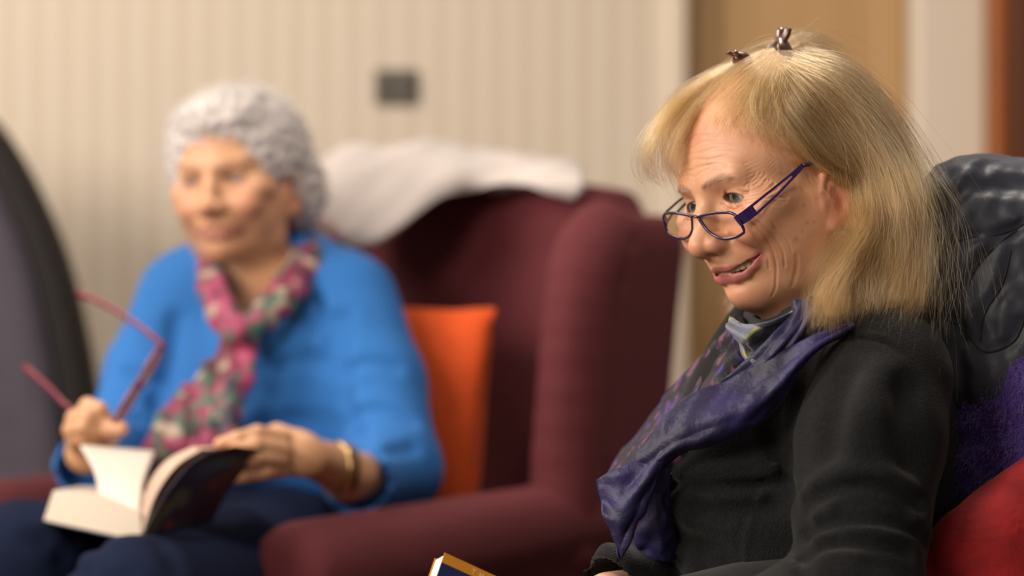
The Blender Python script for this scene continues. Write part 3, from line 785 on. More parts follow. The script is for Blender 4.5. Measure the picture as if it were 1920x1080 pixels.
# thin hair over the temple and hairline, combed back
tm = [skin_t([(1330, 215), (1322, 235), (1318, 262)]), skin_t([(1375, 205), (1372, 235), (1385, 262)]), skin_t([(1410, 215), (1425, 250), (1455, 285)]), skin_t([(1440, 225), (1465, 262), (1510, 305)])]
S2 += family(tm, 520, rng, n=16, jit=.004, inward=0, wave=.002, clump=200, cl=.1, trim=.6, late=9)
tr = FG['M'].T
far = []
for l, tn in H_[:9500:3]:
    f_ = l.copy(); f_[:, 0] = -np.minimum(l[:, 0], .080 + .1 * (l[:, 0] - .080)); f_[:, 1] += .010 + .35 * np.maximum(.04 - l[:, 1], 0) * np.clip(-l[:, 2] / .05, 0, 1.6)
    far.append((f_, tn))
strands('hair_strand', [(l @ tr + FG['O'], tn) for l, tn in H_ + far], M_hair, hair_fg, .00012)['kind'] = 'stuff'
strands('hair_strand', [(l @ tr + FG['O'], tn) for l, tn in S2], M_hair, hair_fg, .00007)['kind'] = 'stuff'
# eyebrows
M_brow = hair_mat('eyebrow_hair', (.05, .03, .025), (.22, .15, .10), .4)
def brows(o, person, pts, n, m):
    out = []
    for s in (-1, 1):
        g = spline(pts, 40)
        for k in range(n):
            t = rng.uniform(0, 1); a = g[int(t * 38)] + rng.normal(size=3) * (0, .0003, .0012)
            d = np.array([.45 + .5 * t, .15 + .55 * t, .75 - 1.0 * t]); d = d / np.linalg.norm(d) * rng.uniform(.004, .008)
            l = np.stack([a, a + d * .5 + (0, -.0008, 0), a + d + (0, .0003, 0)]); l = spline(l, 6) * (s, 1, 1)
            out.append(l @ o['M'].T + o['O'])
    return strands('eyebrow', out, m, person, .00008)
brows(FG, fg, [(.0095, -.0815, .0365), (.0195, -.0790, .0385), (.0266, -.0765, .0392), (.0352, -.0737, .0402), (.042, -.067, .039)], 230, M_brow)
# ------------------------------------------------------------------ the woman in blue
BG = dict(M=frame(-17, -1, -5), smile=0.0, age=.8, open=.0036, ew=.0125, skin=(.56, .30, .165), red=(.55, .20, .12), lip=(.45, .16, .13),
          brow=(.30, .22, .18), spots=0, neck=((0, .010, -.03), (.004, .026, -.09), (.01, .055, -.19)))
BG['O'] = P(400, 338, 3.06) - BG['M'] @ np.array([0, -.0665, .0225])
def finger(p, pts, r, k=.003): return chain(p, pts, r, k)
def Pz(l): return [P(*a) for a in l]
def bg_body(p):
    q = (p - BG['O']) @ BG['M']
    d = np.full(len(p), 1.0)
    i = np.flatnonzero((np.abs(q) < .26).all(1)); d[:] = np.sqrt((q ** 2).sum(1)) - .2
    if len(i): d[i] = head_field(q[i], BG)
    # trunk and arms under the clothes
    d = smin(d, ell(p, P(490, 760, 3.17), (.14, .09, .20)), .04)
    d = smin(d, chain(p, Pz([(330, 560, 3.16), (228, 830, 3.05), (160, 850, 2.83)]), [.04, .035, .024], .02), .02)
    d = smin(d, chain(p, Pz([(655, 560, 3.12), (742, 890, 2.98), (650, 892, 2.84), (600, 865, 2.79)]), [.04, .035, .026, .023], .02), .02)
    # her left hand, on the cover of the book
    h = ell(p, P(555, 848, 2.75), (.040, .020, .026), rotm(0, 18, 0))
    h = smin(h, cone(p, P(625, 872, 2.80), P(560, 850, 2.755), .023, .022), .012)
    for pts, r in (([(530, 822, 2.735), (482, 812, 2.715), (446, 822, 2.70), (412, 832, 2.70)], [.0100, .0090, .0080, .0068]),
                   ([(528, 843, 2.725), (478, 835, 2.70), (440, 850, 2.69), (408, 868, 2.69)], [.0105, .0095, .0085, .0072]),
                   ([(526, 862, 2.725), (480, 860, 2.695), (436, 872, 2.685), (388, 890, 2.69)], [.0105, .0095, .0085, .0072]),
                   ([(532, 880, 2.735), (494, 886, 2.705), (462, 892, 2.695), (430, 900, 2.70)], [.0095, .0085, .0075, .0064]),
                   ([(575, 832, 2.765), (520, 812, 2.79), (470, 828, 2.79), (430, 840, 2.77)], [.0130, .0110, .0095, .0080])):
        h = smin(h, finger(p, Pz(pts), r), .004)
    d = smin(d, h, .008)
    # her right hand, closed round the glasses
    g = ell(p, P(165, 812, 2.80), (.026, .020, .030), rotm(0, -15, 0))
    for pts, r in (([(150, 782, 2.79), (165, 762, 2.765), (186, 768, 2.75), (200, 785, 2.755)], [.0105, .0100, .0090, .0075]),
                   ([(142, 800, 2.79), (140, 785, 2.76), (165, 782, 2.738), (190, 796, 2.745)], [.0105, .0100, .0088, .0075]),
                   ([(140, 818, 2.79), (134, 806, 2.76), (155, 802, 2.735), (180, 812, 2.742)], [.0105, .0100, .0088, .0075]),
                   ([(146, 836, 2.79), (138, 826, 2.765), (156, 822, 2.742), (176, 828, 2.748)], [.0095, .0088, .0078, .0066]),
                   ([(160, 835, 2.80), (180, 812, 2.765), (205, 804, 2.745), (228, 804, 2.738)], [.0125, .0115, .0098, .0080])):
        g = smin(g, finger(p, Pz(pts), r), .004)
    return smin(d, g, .008)
V, Q, = nets(bg_body, P(60, 60, 3.5) * (1, 0, 0) + (-.05, 2.62, .55), (0.10, 3.42, 1.30), .0030)
cb = head_paint((V - BG['O']) @ BG['M'], BG)
bgp = mesh('person', V, Q, M_skin, loc=(-.32, 3.05, 0), col=cb)
tag(bgp, 'older woman with short white hair in a blue jumper reading in the burgundy armchair', 'person')
eyes(BG, bgp, (-.1, -1, -.10), (.20, .17, .15))
# hair: short white curls
def shell_bg(q):
    pm = np.concatenate([np.abs(q[:, 0])[:, None], q[:, 1:]], 1)
    d = ell(q, (0, .026, .060), (.092, .097, .088))
    d = smin(d, ell(pm, (.052, .062, .005), (.045, .05, .05)), .02)
    d = smin(d, ell(q, (0, -.035, .100), (.058, .038, .028)), .02)
    d = smax(d, -ell(pm, (0, -.102, -.010), (.064, .082, .086), rotm(-6, 0, 0)), .02)
    d = smax(d, -ell(pm, (.085, -.005, -.018), (.03, .022, .035)), .008)
    i = np.abs(d) < .02; o = d.copy()
    if i.any():
        o[i] += .0045 * vnoise(q[i], 150, 12) + .0022 * vnoise(q[i], 330, 14)
    return o
V, Q = nets(shell_bg, (-.13, -.12, -.10), (.13, .16, .18), .0032)
M_cap2 = mat('white_curls', hexc('bfb6b3'), .6, bump_s=300, bump=.8, dist=.003, var=.18, var_s=70)
h2 = mesh('hair', V @ BG['M'].T + BG['O'], Q, M_cap2, bgp)
rng2 = np.random.RandomState(3)
idx = rng2.choice(len(V), 5200); C2 = []
for i in idx:
    v = V[i]
    nrm = (v - (0, .03, .03)); nrm /= np.linalg.norm(nrm); t_ = np.cross(nrm, (0, -.6, .8) + rng2.normal(size=3) * .4); t_ /= np.linalg.norm(t_)
    b_ = np.cross(nrm, t_); a = np.linspace(0, rng2.uniform(2.5, 5.5), 9)[:, None]; r = rng2.uniform(.003, .006)
    C2.append((v + nrm * (r * (1 - np.cos(a)) * .9) + t_ * r * np.sin(a) + b_ * a * .0012) @ BG['M'].T + BG['O'])
M_hair2 = hair_mat('white_hair', hexc('b9b1ae'), hexc('fbf6f2'), .35)
strands('hair_strand', C2, M_hair2, h2, .00022)['kind'] = 'stuff'
# blue jumper
def bg_top(p):
    d = ell(p, P(492, 690, 3.18), (.150, .098, .200))
    d = smin(d, ell(p, P(500, 860, 3.10), (.158, .105, .13)), .05)
    d = smin(d, ell(p, P(420, 700, 3.12), (.062, .055, .060)), .05)
    d = smin(d, ell(p, P(580, 705, 3.09), (.064, .055, .060)), .05)
    d = smin(d, chain(p, Pz([(355, 552, 3.19), (480, 535, 3.24), (640, 552, 3.17)]), [.046, .046, .050], .03), .05)
    d = smin(d, chain(p, Pz([(340, 560, 3.17), (275, 700, 3.12), (222, 835, 3.04), (165, 872, 2.88)]), [.056, .052, .046, .040], .02), .03)
    d = smin(d, chain(p, Pz([(655, 568, 3.13), (706, 720, 3.06), (738, 880, 2.97), (672, 905, 2.87)]), [.064, .060, .057, .042], .02), .03)
    return d
idM = dict(M=np.eye(3), O=np.zeros(3))
def wtrace(px, py, fn, t0, t1=3.9, lift=0): return trace(px, py, idM, fn, lift, t0, t1)
def wcreases(fn, L, t0):
    out = []
    for w, am, pts in L:
        q = [wtrace(x, y, fn, t0) for x, y in pts]; q = [a for a in q if a is not None and a is not False]
        if len(q) > 1: out.append((w, am, [tuple(a) for a in spline(q, max(4, 2 * len(q)))]))
    return out
cr = wcreases(bg_top, [
    (.014, .010, [(640, 600), (640, 700), (660, 800), (690, 850)]), (.012, .008, [(520, 690), (580, 670), (635, 690)]), (.014, .008, [(490, 800), (560, 790), (640, 800)]),
    (.010, .007, [(650, 700), (690, 680), (740, 690)]), (.010, .007, [(660, 780), (720, 770), (770, 790)]), (.010, .007, [(670, 840), (720, 850), (775, 840)]), (.010, .006, [(590, 560), (620, 620), (615, 670)]),
    (.012, .008, [(330, 600), (320, 680), (290, 760)]), (.010, .006, [(240, 700), (280, 720), (310, 710)]), (.012, .006, [(340, 760), (400, 740), (450, 760)]), (.009, .006, [(230, 780), (262, 790)])], 2.5)
def bg_top2(p):
    d = bg_top(p)
    for w, am, pts in cr: d = d + crease(p, pts, w, am)
    cuff1 = cone(p, P(120, 884, 2.75), P(163, 872, 2.89), .031, .031)
    d = smax(d, -cuff1, .006)
    d = smax(d, -cone(p, P(640, 890, 2.80), P(675, 903, 2.86), .034, .034), .006)
    nk = cone(p, P(465, 400, 3.08), P(474, 548, 3.11), .066, .056)
    return smax(d, -nk, .012)
V, Q = nets(bg_top2, (-.80, 2.7, .55), (.02, 3.42, 1.06), .006)
M_blue = mat('blue_knit', hexc('2464a8'), .9, bump_s=420, bump=.5, dist=.001, var=.05, var_s=12, sheen=.1, sheen_tint=(.4, .6, 1))
mesh('jumper', V, Q, M_blue, bgp)
# trousers
def bg_legs(p):
    d = chain(p, Pz([(470, 1010, 3.16), (250, 1075, 2.90), (45, 1062, 2.72)]), [.10, .085, .070], .03)
    d = smin(d, chain(p, Pz([(560, 1030, 3.10), (420, 1110, 2.80), (250, 1140, 2.56)]), [.10, .088, .070], .03), .04)
    d = smin(d, chain(p, [P(45, 1062, 2.72), P(45, 1062, 2.72) * (1, 1, 0) + (-.02, -.08, .08)], [.068, .045], .03), .03)
    d = smin(d, chain(p, [P(250, 1140, 2.56), P(250, 1140, 2.56) * (1, 1, 0) + (-.02, -.08, .08)], [.068, .045], .03), .03)
    return d
cr2 = wcreases(bg_legs, [(.012, .007, [(60, 1010), (120, 1050), (160, 1080)]), (.012, .007, [(140, 1000), (200, 1040), (240, 1080)]), (.014, .008, [(300, 1020), (330, 1060)])], 2.2)
def bg_legs2(p):
    d = bg_legs(p)
    for w, am, pts in cr2: d = d + crease(p, pts, w, am)
    return d
V, Q = nets(bg_legs2, (-.75, 2.35, .0), (-.05, 3.3, .85), .009)
M_navy = mat('navy_cloth', hexc('131a30'), .95, bump_s=400, bump=.3, var=.08, var_s=20, spec=.15)
mesh('trousers', V, Q, M_navy, bgp)
for s in ((-.585, 2.60), (-.42, 2.44)):
    V, Q = nets(lambda p: smax(smin(ell(p, (s[0], s[1] - .05, .045), (.042, .11, .045)), cone(p, (s[0], s[1] + .02, .05), (s[0], s[1] + .02, .10), .038, .036), .02), -p[:, 2], .004), (s[0] - .1, s[1] - .2, -.02), (s[0] + .1, s[1] + .12, .16), .007)
    mesh('shoe', V, Q, M_black, bgp)
# scarf
def blotch(p, pal, s, seed):
    c = np.repeat(np.array(pal[0])[None], len(p), 0)
    for k, cc in enumerate(pal[1:]):
        n = vnoise(p, s * (1 + .15 * k), seed + k * 3); t_ = np.clip((n - .28) * 7, 0, 1); c = mixc(c, cc, t_)
    return c
pink = [hexc('7a2340'), hexc('a83a62'), hexc('4a1a28'), hexc('6b2238'), hexc('2b2838'), hexc('a08b78'), hexc('3c5c4c'), hexc('8c2c50')]
def flat_chain(p, pts, rs, k, fl=.45, ax=(0.25, 1, 0)):
    ax = np.array(ax) / np.linalg.norm(ax); q = p + (p @ ax)[:, None] * ax * (1 / fl - 1)
    pp = [np.asarray(a) + (np.asarray(a) @ ax) * ax * (1 / fl - 1) for a in pts]
    return chain(q, pp, rs, k) * fl * 1.1
def bg_scarf(p):
    d = flat_chain(p, Pz([(590, 455, 3.22), (570, 500, 3.12), (530, 560, 3.05), (470, 615, 3.00)]), [.028, .026, .022, .018], .01, .6)
    d = smin(d, flat_chain(p, Pz([(398, 470, 3.14), (395, 540, 3.05), (415, 590, 3.01), (460, 635, 2.99)]), [.018, .018, .019, .018], .01, .6), .006)
    d = smin(d, ell(p, P(452, 628, 2.985), (.020, .018, .022)), .008)
    d = smin(d, flat_chain(p, Pz([(445, 640, 2.99), (392, 720, 2.985), (345, 780, 2.95), (305, 850, 2.93)]), [.015, .020, .026, .030], .01, .35), .006)
    d = smin(d, flat_chain(p, Pz([(462, 645, 2.985), (440, 720, 2.97), (415, 790, 2.93), (395, 850, 2.92)]), [.015, .020, .026, .030], .01, .35), .006)
    d = smin(d, chain(p, Pz([(600, 450, 3.24), (560, 420, 3.30), (470, 430, 3.33), (400, 450, 3.22)]), [.026] * 4, .02), .01)
    return d + .0014 * np.sin(p @ np.array([200, 0, 60.]) + 2 * np.sin(p[:, 2] * 20))
V, Q = nets(bg_scarf, (-.50, 2.85, .66), (-.20, 3.40, 1.07), .0035)
M_scarf = mat('printed_silk', (.5, .1, .2), .55, attr=True, bump_s=500, bump=.2, sheen=.2)
mesh('scarf', V, Q, M_scarf, bgp, col=blotch(V, pink, 42, 3))['label'] = 'pink, burgundy and cream printed scarf knotted at the throat'
# bracelets, ring
M_gold = mat('pale_gold', hexc('c9a873'), .25, metal=.9); M_silver = mat('silver', hexc('cfc9c0'), .2, metal=.95)
def ring(name, c, n, r, t, m, lab, cat):
    n = np.asarray(n, float); n /= np.linalg.norm(n); a = np.cross(n, (0, .3, 1)); a /= np.linalg.norm(a); b = np.cross(n, a)
    v, q = tube([c + r * (cos(x) * a + sin(x) * b) for x in np.linspace(0, 2 * pi, 33)[:-1]], t, 8, closed=True)
    o = mesh(name, v, q, m, loc=c); tag(o, lab, cat); return o
ring('bracelet', P(632, 876, 2.81), (1, .75, -.1), .0275, .0036, M_gold, 'pale gold bangle on the wrist of the reading woman, nearer her hand', 'bracelet')
ring('bracelet', P(646, 880, 2.83), (1, .75, -.1), .0290, .0032, mat('brown_beads', hexc('5c3c26'), .4), 'dark brown bracelet on the reading woman, nearer her blue sleeve', 'bracelet')
o = ring('ring', P(480, 866, 2.700), (1, .3, -.05), .0105, .0016, M_silver, 'silver ring on the finger of the reading woman, over the dark book cover', 'ring')
# red reading glasses in her right hand
M_red = mat('red_plastic', hexc('741a2e'), .3, spec=.6, coat=.3)
rg = empty('glasses', tuple(P(255, 730, 2.72))); tag(rg, 'folded-out red reading glasses held up in the fist of the woman in blue', 'glasses')
A, B_ = P(212, 800, 2.74), P(306, 648, 2.80)
up_ = B_ - A; L_ = np.linalg.norm(up_); up_ /= L_
side_ = np.cross(up_, (0, 1, .2)); side_ /= np.linalg.norm(side_); fw = np.cross(up_, side_)
lens_dir = side_ * .25 + fw * .97; lens_dir /= np.linalg.norm(lens_dir)
M_glass = mat('clear_lens', (1, 1, 1), .02, trans=1, ior=1.15, spec=.3)
for k in (0, 1):
    c = A + up_ * L_ * (.27 + .46 * k)
    el = [c + up_ * .030 * (abs(cos(x)) ** .7 * np.sign(cos(x))) + lens_dir * (.016 * abs(sin(x)) ** .7 * np.sign(sin(x))) for x in np.linspace(0, 2 * pi, 41)[:-1]]
    mesh('rim', *tube(el, .0022, 8, closed=True), M_red, rg)
    lv = np.array([c] + [c + (e - c) * .97 for e in el]); mesh('lens', lv, [[0, 1 + i, 1 + (i + 1) % 40] for i in range(40)], M_glass, rg)
mesh('bridge', *tube([A + up_ * L_ * .47, A + up_ * L_ * .5 - lens_dir * .006, A + up_ * L_ * .53], .0022, 8, n=8), M_red, rg)
mesh('temple', *tube([B_, P(292, 636, 2.82), P(262, 612, 2.85), P(205, 575, 2.89), P(168, 557, 2.91), P(148, 552, 2.925)], [.0026, .0024, .0022, .0026, .0030], 8, n=30, flat=1.5), M_red, rg)
mesh('temple', *tube([A, P(190, 806, 2.77), P(130, 765, 2.84), P(95, 730, 2.87), P(62, 700, 2.89), P(45, 688, 2.91)], [.0026, .0024, .0022, .0026, .0030], 8, n=30, flat=1.5), M_red, rg)
# ------------------------------------------------------------------ the open book
M_page = mat('page_paper', hexc('cfc4b8'), .8, bump_s=60, bump=.05)
M_edge = stripe_mat('page_edges', hexc('d8cbbb'), hexc('c0b09d'), 300)
M_cover = mat('dark_cover', hexc('15152c'), .35, attr=True)
M_redge = mat('page_fore_edge', hexc('cdb09a'), .7)
bk = empty('open_book', tuple(P(255, 985, 2.62)))
tag(bk, 'thick open paperback with a dark cover in the lap of the woman in blue', 'book')
def block(name, bot, top, nu, nv, m, parent):    # a solid between two sheets
    a = sheet(bot, nu, nv); b = sheet(top, nu, nv); V = np.concatenate([a.reshape(-1, 3), b.reshape(-1, 3)]); n = nu * nv
    Fq = [list(f[::-1]) for f in grid_faces(nu, nv)] + [list(f + n) for f in grid_faces(nu, nv)]
    idx = lambda i, j: i * nv + j
    bd = [idx(0, j) for j in range(nv)] + [idx(i, nv - 1) for i in range(1, nu)] + [idx(nu - 1, j) for j in range(nv - 2, -1, -1)] + [idx(i, 0) for i in range(nu - 2, 0, -1)]
    for k in range(len(bd)):
        x, y = bd[k], bd[(k + 1) % len(bd)]; Fq.append([x, y, y + n, x + n])
    o = mesh(name, V, Fq, m, parent, smooth=False); return o
# left block of pages, lying on the thigh
block('page_block', [[P(82, 975, 2.66), P(170, 994, 2.62), P(266, 1014, 2.58)], [P(140, 950, 2.84), P(215, 962, 2.80), P(292, 975, 2.76)]],
      [[P(100, 920, 2.66), P(180, 930, 2.62), P(262, 962, 2.58)], [P(150, 912, 2.84), P(215, 915, 2.80), P(285, 925, 2.76)]], 6, 14, M_edge, bk)
# pages standing up between her hands
for k in range(6):
    t = k / 5
    s = sheet([[P(186 + 8 * t, 930 - 5 * t, 2.655 + .02 * t), P(225 + 6 * t, 948 - 6 * t, 2.620 + .02 * t), P(258 + 3 * t, 962 - 6 * t, 2.595 + .02 * t)],
               [P(176 + 7 * t, 884 - 3 * t, 2.675 + .03 * t), P(228 + 5 * t, 893 - 3 * t, 2.665 + .03 * t), P(268 + 3 * t, 905 - 3 * t, 2.66 + .03 * t)],
               [P(150 + 9 * t, 836 - 1 * t, 2.705 + .03 * t), P(222 + 6 * t, 842 - 2 * t, 2.72 + .03 * t), P(290 + 2 * t, 848 - 2 * t, 2.73 + .03 * t)]], 10, 14)
    solid(mesh('page', s.reshape(-1, 3), grid_faces(10, 14), M_page, bk), .0006)
# right block, curved up under her left hand
lowf = [P(262, 960, 2.585), P(281, 902, 2.60), P(314, 862, 2.62), P(360, 838, 2.64)]
lowb = [P(292, 930, 2.76), P(325, 880, 2.77), P(370, 850, 2.78), P(415, 838, 2.80)]
upf = [P(267, 1000, 2.578), P(292, 928, 2.592), P(330, 874, 2.612), P(376, 843, 2.636)]
upb = [P(300, 950, 2.75), P(345, 890, 2.765), P(392, 856, 2.775), P(440, 838, 2.79)]
block('page_block', [upf, upb], [lowf, lowb], 6, 16, M_redge, bk)
cf = [P(262, 1016, 2.57), P(288, 962, 2.575), P(330, 900, 2.59), P(372, 858, 2.61), P(440, 836, 2.65)]
cm = [P(330, 990, 2.60), P(360, 935, 2.61), P(400, 885, 2.63), P(440, 852, 2.66), P(500, 845, 2.70)]
cbk = [P(395, 980, 2.66), P(425, 925, 2.665), P(455, 885, 2.68), P(490, 862, 2.705), P(535, 856, 2.74)]
s = sheet([cf, cm, cbk], 24, 40); sv = s.reshape(-1, 3)
o = mesh('cover', sv, grid_faces(24, 40), M_cover, bk, col=blotch(sv, [hexc('131328'), hexc('1e1632'), hexc('4a221c'), hexc('15152a'), hexc('131328'), hexc('343628'), hexc('131328')], 45, 9)); solid(o, .0015)
s = sheet([[P(78, 977, 2.655), P(170, 997, 2.615), P(264, 1018, 2.57)], [P(138, 953, 2.85), P(215, 965, 2.81), P(294, 978, 2.77)]], 6, 10)
solid(mesh('cover', s.reshape(-1, 3), grid_faces(6, 10), mat('navy_cover', hexc('16162c'), .4), bk), .0015)
# ------------------------------------------------------------------ the smiling woman: glasses, clips, clothes
FM, FO = FG['M'], FG['O']
fgw = lambda l: np.asarray(l, float) @ FM.T + FO
def g_pt(px, py, lift=0):     # a point of the photograph on the plane of the lenses
    D = FM.T @ np.array([(px - 960) / F, 1, (540 - py) / F]); c = (np.array([0, 0, CZ]) - FO) @ FM
    t = (-.088 - .12 * (c[2] - .01) - c[1]) / (D[1] + .12 * D[2]); q = c + t * D
    q[1] += 1.6 * q[0] ** 2 - .002; return q
M_gl = mat('dark_purple_enamel', hexc('2a1c3e'), .25, metal=.35, coat=.4); M_gl2 = mat('purple_enamel', hexc('3c2468'), .3, metal=.3, coat=.3)
M_lens = mat('spectacle_lens', (1, 1, 1), .01, trans=1, ior=1.08, spec=.4)
sp = empty('glasses', tuple(fgw([0, -.088, .01]))); tag(sp, 'narrow dark purple reading glasses worn low on the nose of the smiling blonde woman', 'glasses')
nearl = [(1311.7, 406.7), (1320, 403.3), (1340, 399.2), (1357, 398.8), (1366.7, 399.7), (1375, 404.2), (1382.5, 415), (1390.8, 433.3), (1388.3, 439.2), (1378.3, 445), (1363.3, 448), (1351.7, 445.8), (1340, 440), (1328.3, 430), (1318.3, 416.7)]
nl = np.array([g_pt(*a) for a in nearl]); nl = spline(np.concatenate([nl, nl[:1]]), 60)[:-1]
fl_ = nl * (-1, 1, 1); a_ = math.atan2(.0125, .053); fl_[:, 2] += .0095 * np.abs(fl_[:, 0]) / .05 * 1.35 + .0008
for L_ in (nl, fl_):
    mesh('rim', *tube(fgw(L_), .00105, 8, closed=True, flat=1.3), M_gl, sp)
    c = L_.mean(0); v = np.array([c] + [c + (e - c) * .985 for e in L_]); mesh('lens', fgw(v), [[0, 1 + i, 1 + (i + 1) % len(L_)] for i in range(len(L_))], M_lens, sp)
i0 = nl[np.argmin(nl[:, 0])]; j0 = fl_[np.argmax(fl_[:, 0])]
mesh('bridge', *tube(fgw([i0, i0 * .5 + j0 * .5 + (0, -.001, .0012), j0]), [.0014, .0011, .0014], 8, n=10), M_gl, sp)
for s, L_ in ((1, nl), (-1, fl_)):
    k = np.argmax(np.abs(L_[:, 0]) + L_[:, 2] * .9); h0 = L_[k] * 1.0; h0[2] -= .0055
    e0 = np.array([.0742 * s, -.0175, .0345 + (0 if s > 0 else .004)]); tip_ = np.array([.0790 * s, .022, .018])
    d_ = e0 - h0; up = np.cross(d_, (1, 0, 0)); up /= np.linalg.norm(up); up *= np.sign(up[2])
    bend = np.array([.0060 * s, 0, 0])
    p1, p2 = h0 + d_ * .20 + bend, h0 + d_ * .80 + bend * .6
    def plate(pts, w, t):
        V = []
        for i, (q, ww) in enumerate(zip(pts, w)):
            for a, b in ((1, 1), (1, -1), (-1, -1), (-1, 1)): V.append(q + up * ww * a + np.array([t * b * s, 0, 0]))
        Fq = [[i * 4 + j, i * 4 + (j + 1) % 4, i * 4 + 4 + (j + 1) % 4, i * 4 + 4 + j] for i in range(len(pts) - 1) for j in range(4)]
        return np.array(V), Fq + [[0, 1, 2, 3], [len(V) - 1, len(V) - 2, len(V) - 3, len(V) - 4]]
    tp = plate([h0 + (0, 0, .0), h0 + d_ * .08 + bend * .7, p1], [.0050, .0052, .0052], .0007)
    b1 = plate([p1 + up * .0041, .5 * (p1 + p2) + up * .0033 + bend * .2, p2 + up * .0018], [.0011, .0010, .0010], .0006)
    b2 = plate([p1 - up * .0041, .5 * (p1 + p2) - up * .0033 + bend * .2, p2 - up * .0018], [.0011, .0010, .0010], .0006)
    ba = plate([p2, e0], [.0028, .0021], .0007)
    v, q = join(tp, b1, b2, ba); mesh('temple', fgw(v), q, M_gl2 if s > 0 else M_gl, sp, smooth=False)
    mesh('temple_tip', *tube(fgw([e0, (e0 + tip_) / 2 + (.002 * s, 0, .006), tip_, tip_ + (.0, .012, -.018)]), [.0020, .0024, .0026, .0022], 8, n=14), M_gl, sp)
# tortoiseshell claw clips
M_tort = mat('tortoiseshell', hexc('4f220c'), .3, var=.7, var_s=160, coat=.2, trans=.1)
def clip(name, pos, yaw, pitch, sc, lab):
    R_ = frame(yaw, pitch, 0); c = np.array(pos); root = empty(name, tuple(c)); tag(root, lab, 'hair clip')
    for s in (-1, 1):
        w = []
        for t in np.linspace(0, 1, 9): w.append([s * (.001 + .011 * sin(pi * t * .95)), 0, .018 - .036 * t])
        body = tube(np.array([(a, b_, c_) for a, b_, c_ in w]) * sc, [.003 * sc, .0045 * sc, .004 * sc, .002 * sc], 8, n=14, flat=2.6, up=(0, 1, 0))
        mesh('jaw', body[0] @ R_.T + c, body[1], M_tort, root)
        for k in range(4):
            y = (-.009 + .006 * k) * sc
            v, q = tube([(s * .010 * sc, y, -.004 * sc), (s * .007 * sc, y, -.014 * sc), (-s * .001 * sc, y, -.020 * sc)], [.0016 * sc, .0006 * sc], 6, n=8)
            mesh('tooth', v @ R_.T + c, q, M_tort, root)
        v, q = tube([(s * .002 * sc, 0, .014 * sc), (s * .006 * sc, 0, .022 * sc), (s * .008 * sc, 0, .031 * sc)], [.003 * sc, .004 * sc, .0035 * sc], 8, n=8, flat=1.6)
        mesh('handle', v @ R_.T + c, q, M_tort, root)
    v, q = tube([(0, -.008 * sc, .014 * sc), (0, .008 * sc, .014 * sc)], .0022 * sc, 10, n=3)
    mesh('hinge', v @ R_.T + c, q, M_tort, root)
clip('hair_clip', fgw(local_x(1460, 102, .002, FG)), -60, -15, .80, 'tortoiseshell claw clip standing upright in the blonde hair at the crown')
clip('hair_clip', fgw(local_x(1391, 113, .006, FG)), -50, 65, .52, 'smaller tortoiseshell claw clip lying flat above the fringe of the blonde hair')

# black fleece jacket
def fg_top(p):
    d = ell(p, P(1545, 790, 2.25), (.118, .165, .150))
    d = smin(d, ell(p, P(1500, 990, 2.24), (.138, .175, .170)), .05)
    d = smin(d, ell(p, P(1335, 905, 2.155), (.052, .075, .058)), .045)
    d = smin(d, ell(p, P(1310, 900, 2.33), (.052, .075, .058)), .045)
    d = smin(d, ell(p, P(1380, 1060, 2.22), (.060, .14, .085)), .05)
    d = smin(d, chain(p, [P(1660, 690, 2.10), P(1630, 672, 2.22), P(1600, 675, 2.36), P(1560, 710, 2.46)], [.052, .052, .050, .05], .04), .035)
    d = smin(d, chain(p, [P(1565, 670, 2.21), P(1535, 615, 2.20)], [.066, .046], .03), .03)
    d = smin(d, ell(p, P(1645, 880, 2.26), (.052, .135, .20)), .05)
    return d
def fg_arm(p):
    return chain(p, [P(1655, 715, 2.085), P(1632, 830, 2.055), P(1616, 960, 2.03), P(1606, 1110, 2.00), P(1360, 1230, 1.93), P(1160, 1240, 1.95)], [.0600, .0600, .0535, .052, .044, .036], .02)
def fg_body(p): return smin(fg_top(p), fg_arm(p), .012)
ctx = wcreases(fg_body, [
    (.008, .0055, [(1476, 700), (1452, 760), (1450, 830), (1472, 905), (1500, 955), (1512, 1010), (1505, 1080)]),
    (.006, .0070, [(1236, 905), (1300, 912), (1380, 912), (1450, 906), (1500, 912)]), (.010, -.0040, [(1240, 882), (1300, 886), (1380, 886), (1450, 882)]),
    (.003, .0022, [(1462, 840), (1430, 900), (1398, 975), (1388, 1030), (1391, 1078)]), (.003, -.0018, [(1468, 845), (1436, 905), (1404, 980), (1394, 1032), (1397, 1078)]),
    (.003, .0022, [(1560, 640), (1610, 633), (1655, 640), (1690, 665)]), (.003, -.0016, [(1476, 690), (1500, 660), (1540, 642), (1600, 626), (1660, 633)]),
    (.003, .0020, [(1481, 705), (1462, 760), (1462, 810)]),
    (.008, .0105, [(1512, 948), (1545, 925), (1600, 912), (1660, 915), (1722, 948)]), (.010, -.0055, [(1530, 912), (1570, 893), (1640, 890), (1710, 908)]),
    (.007, .0090, [(1514, 1000), (1560, 982), (1610, 972), (1690, 985), (1735, 1010)]), (.006, .0060, [(1580, 948), (1640, 944), (1700, 960)]),
    (.007, .0085, [(1510, 1045), (1550, 1022), (1630, 1018), (1700, 1035)]), (.012, .004, [(1640, 1050), (1700, 1062)]), (.016, .005, [(1690, 740), (1720, 820), (1715, 880)]),
    (.014, .006, [(1600, 700), (1570, 780), (1560, 850)]), (.020, -.006, [(1645, 700), (1612, 790), (1580, 870)]), (.012, .006, [(1700, 720), (1690, 800), (1700, 860)]),
    (.010, .005, [(1300, 950), (1380, 960), (1450, 950)]), (.012, .006, [(1280, 1010), (1350, 1030), (1380, 1070)])], 1.7)
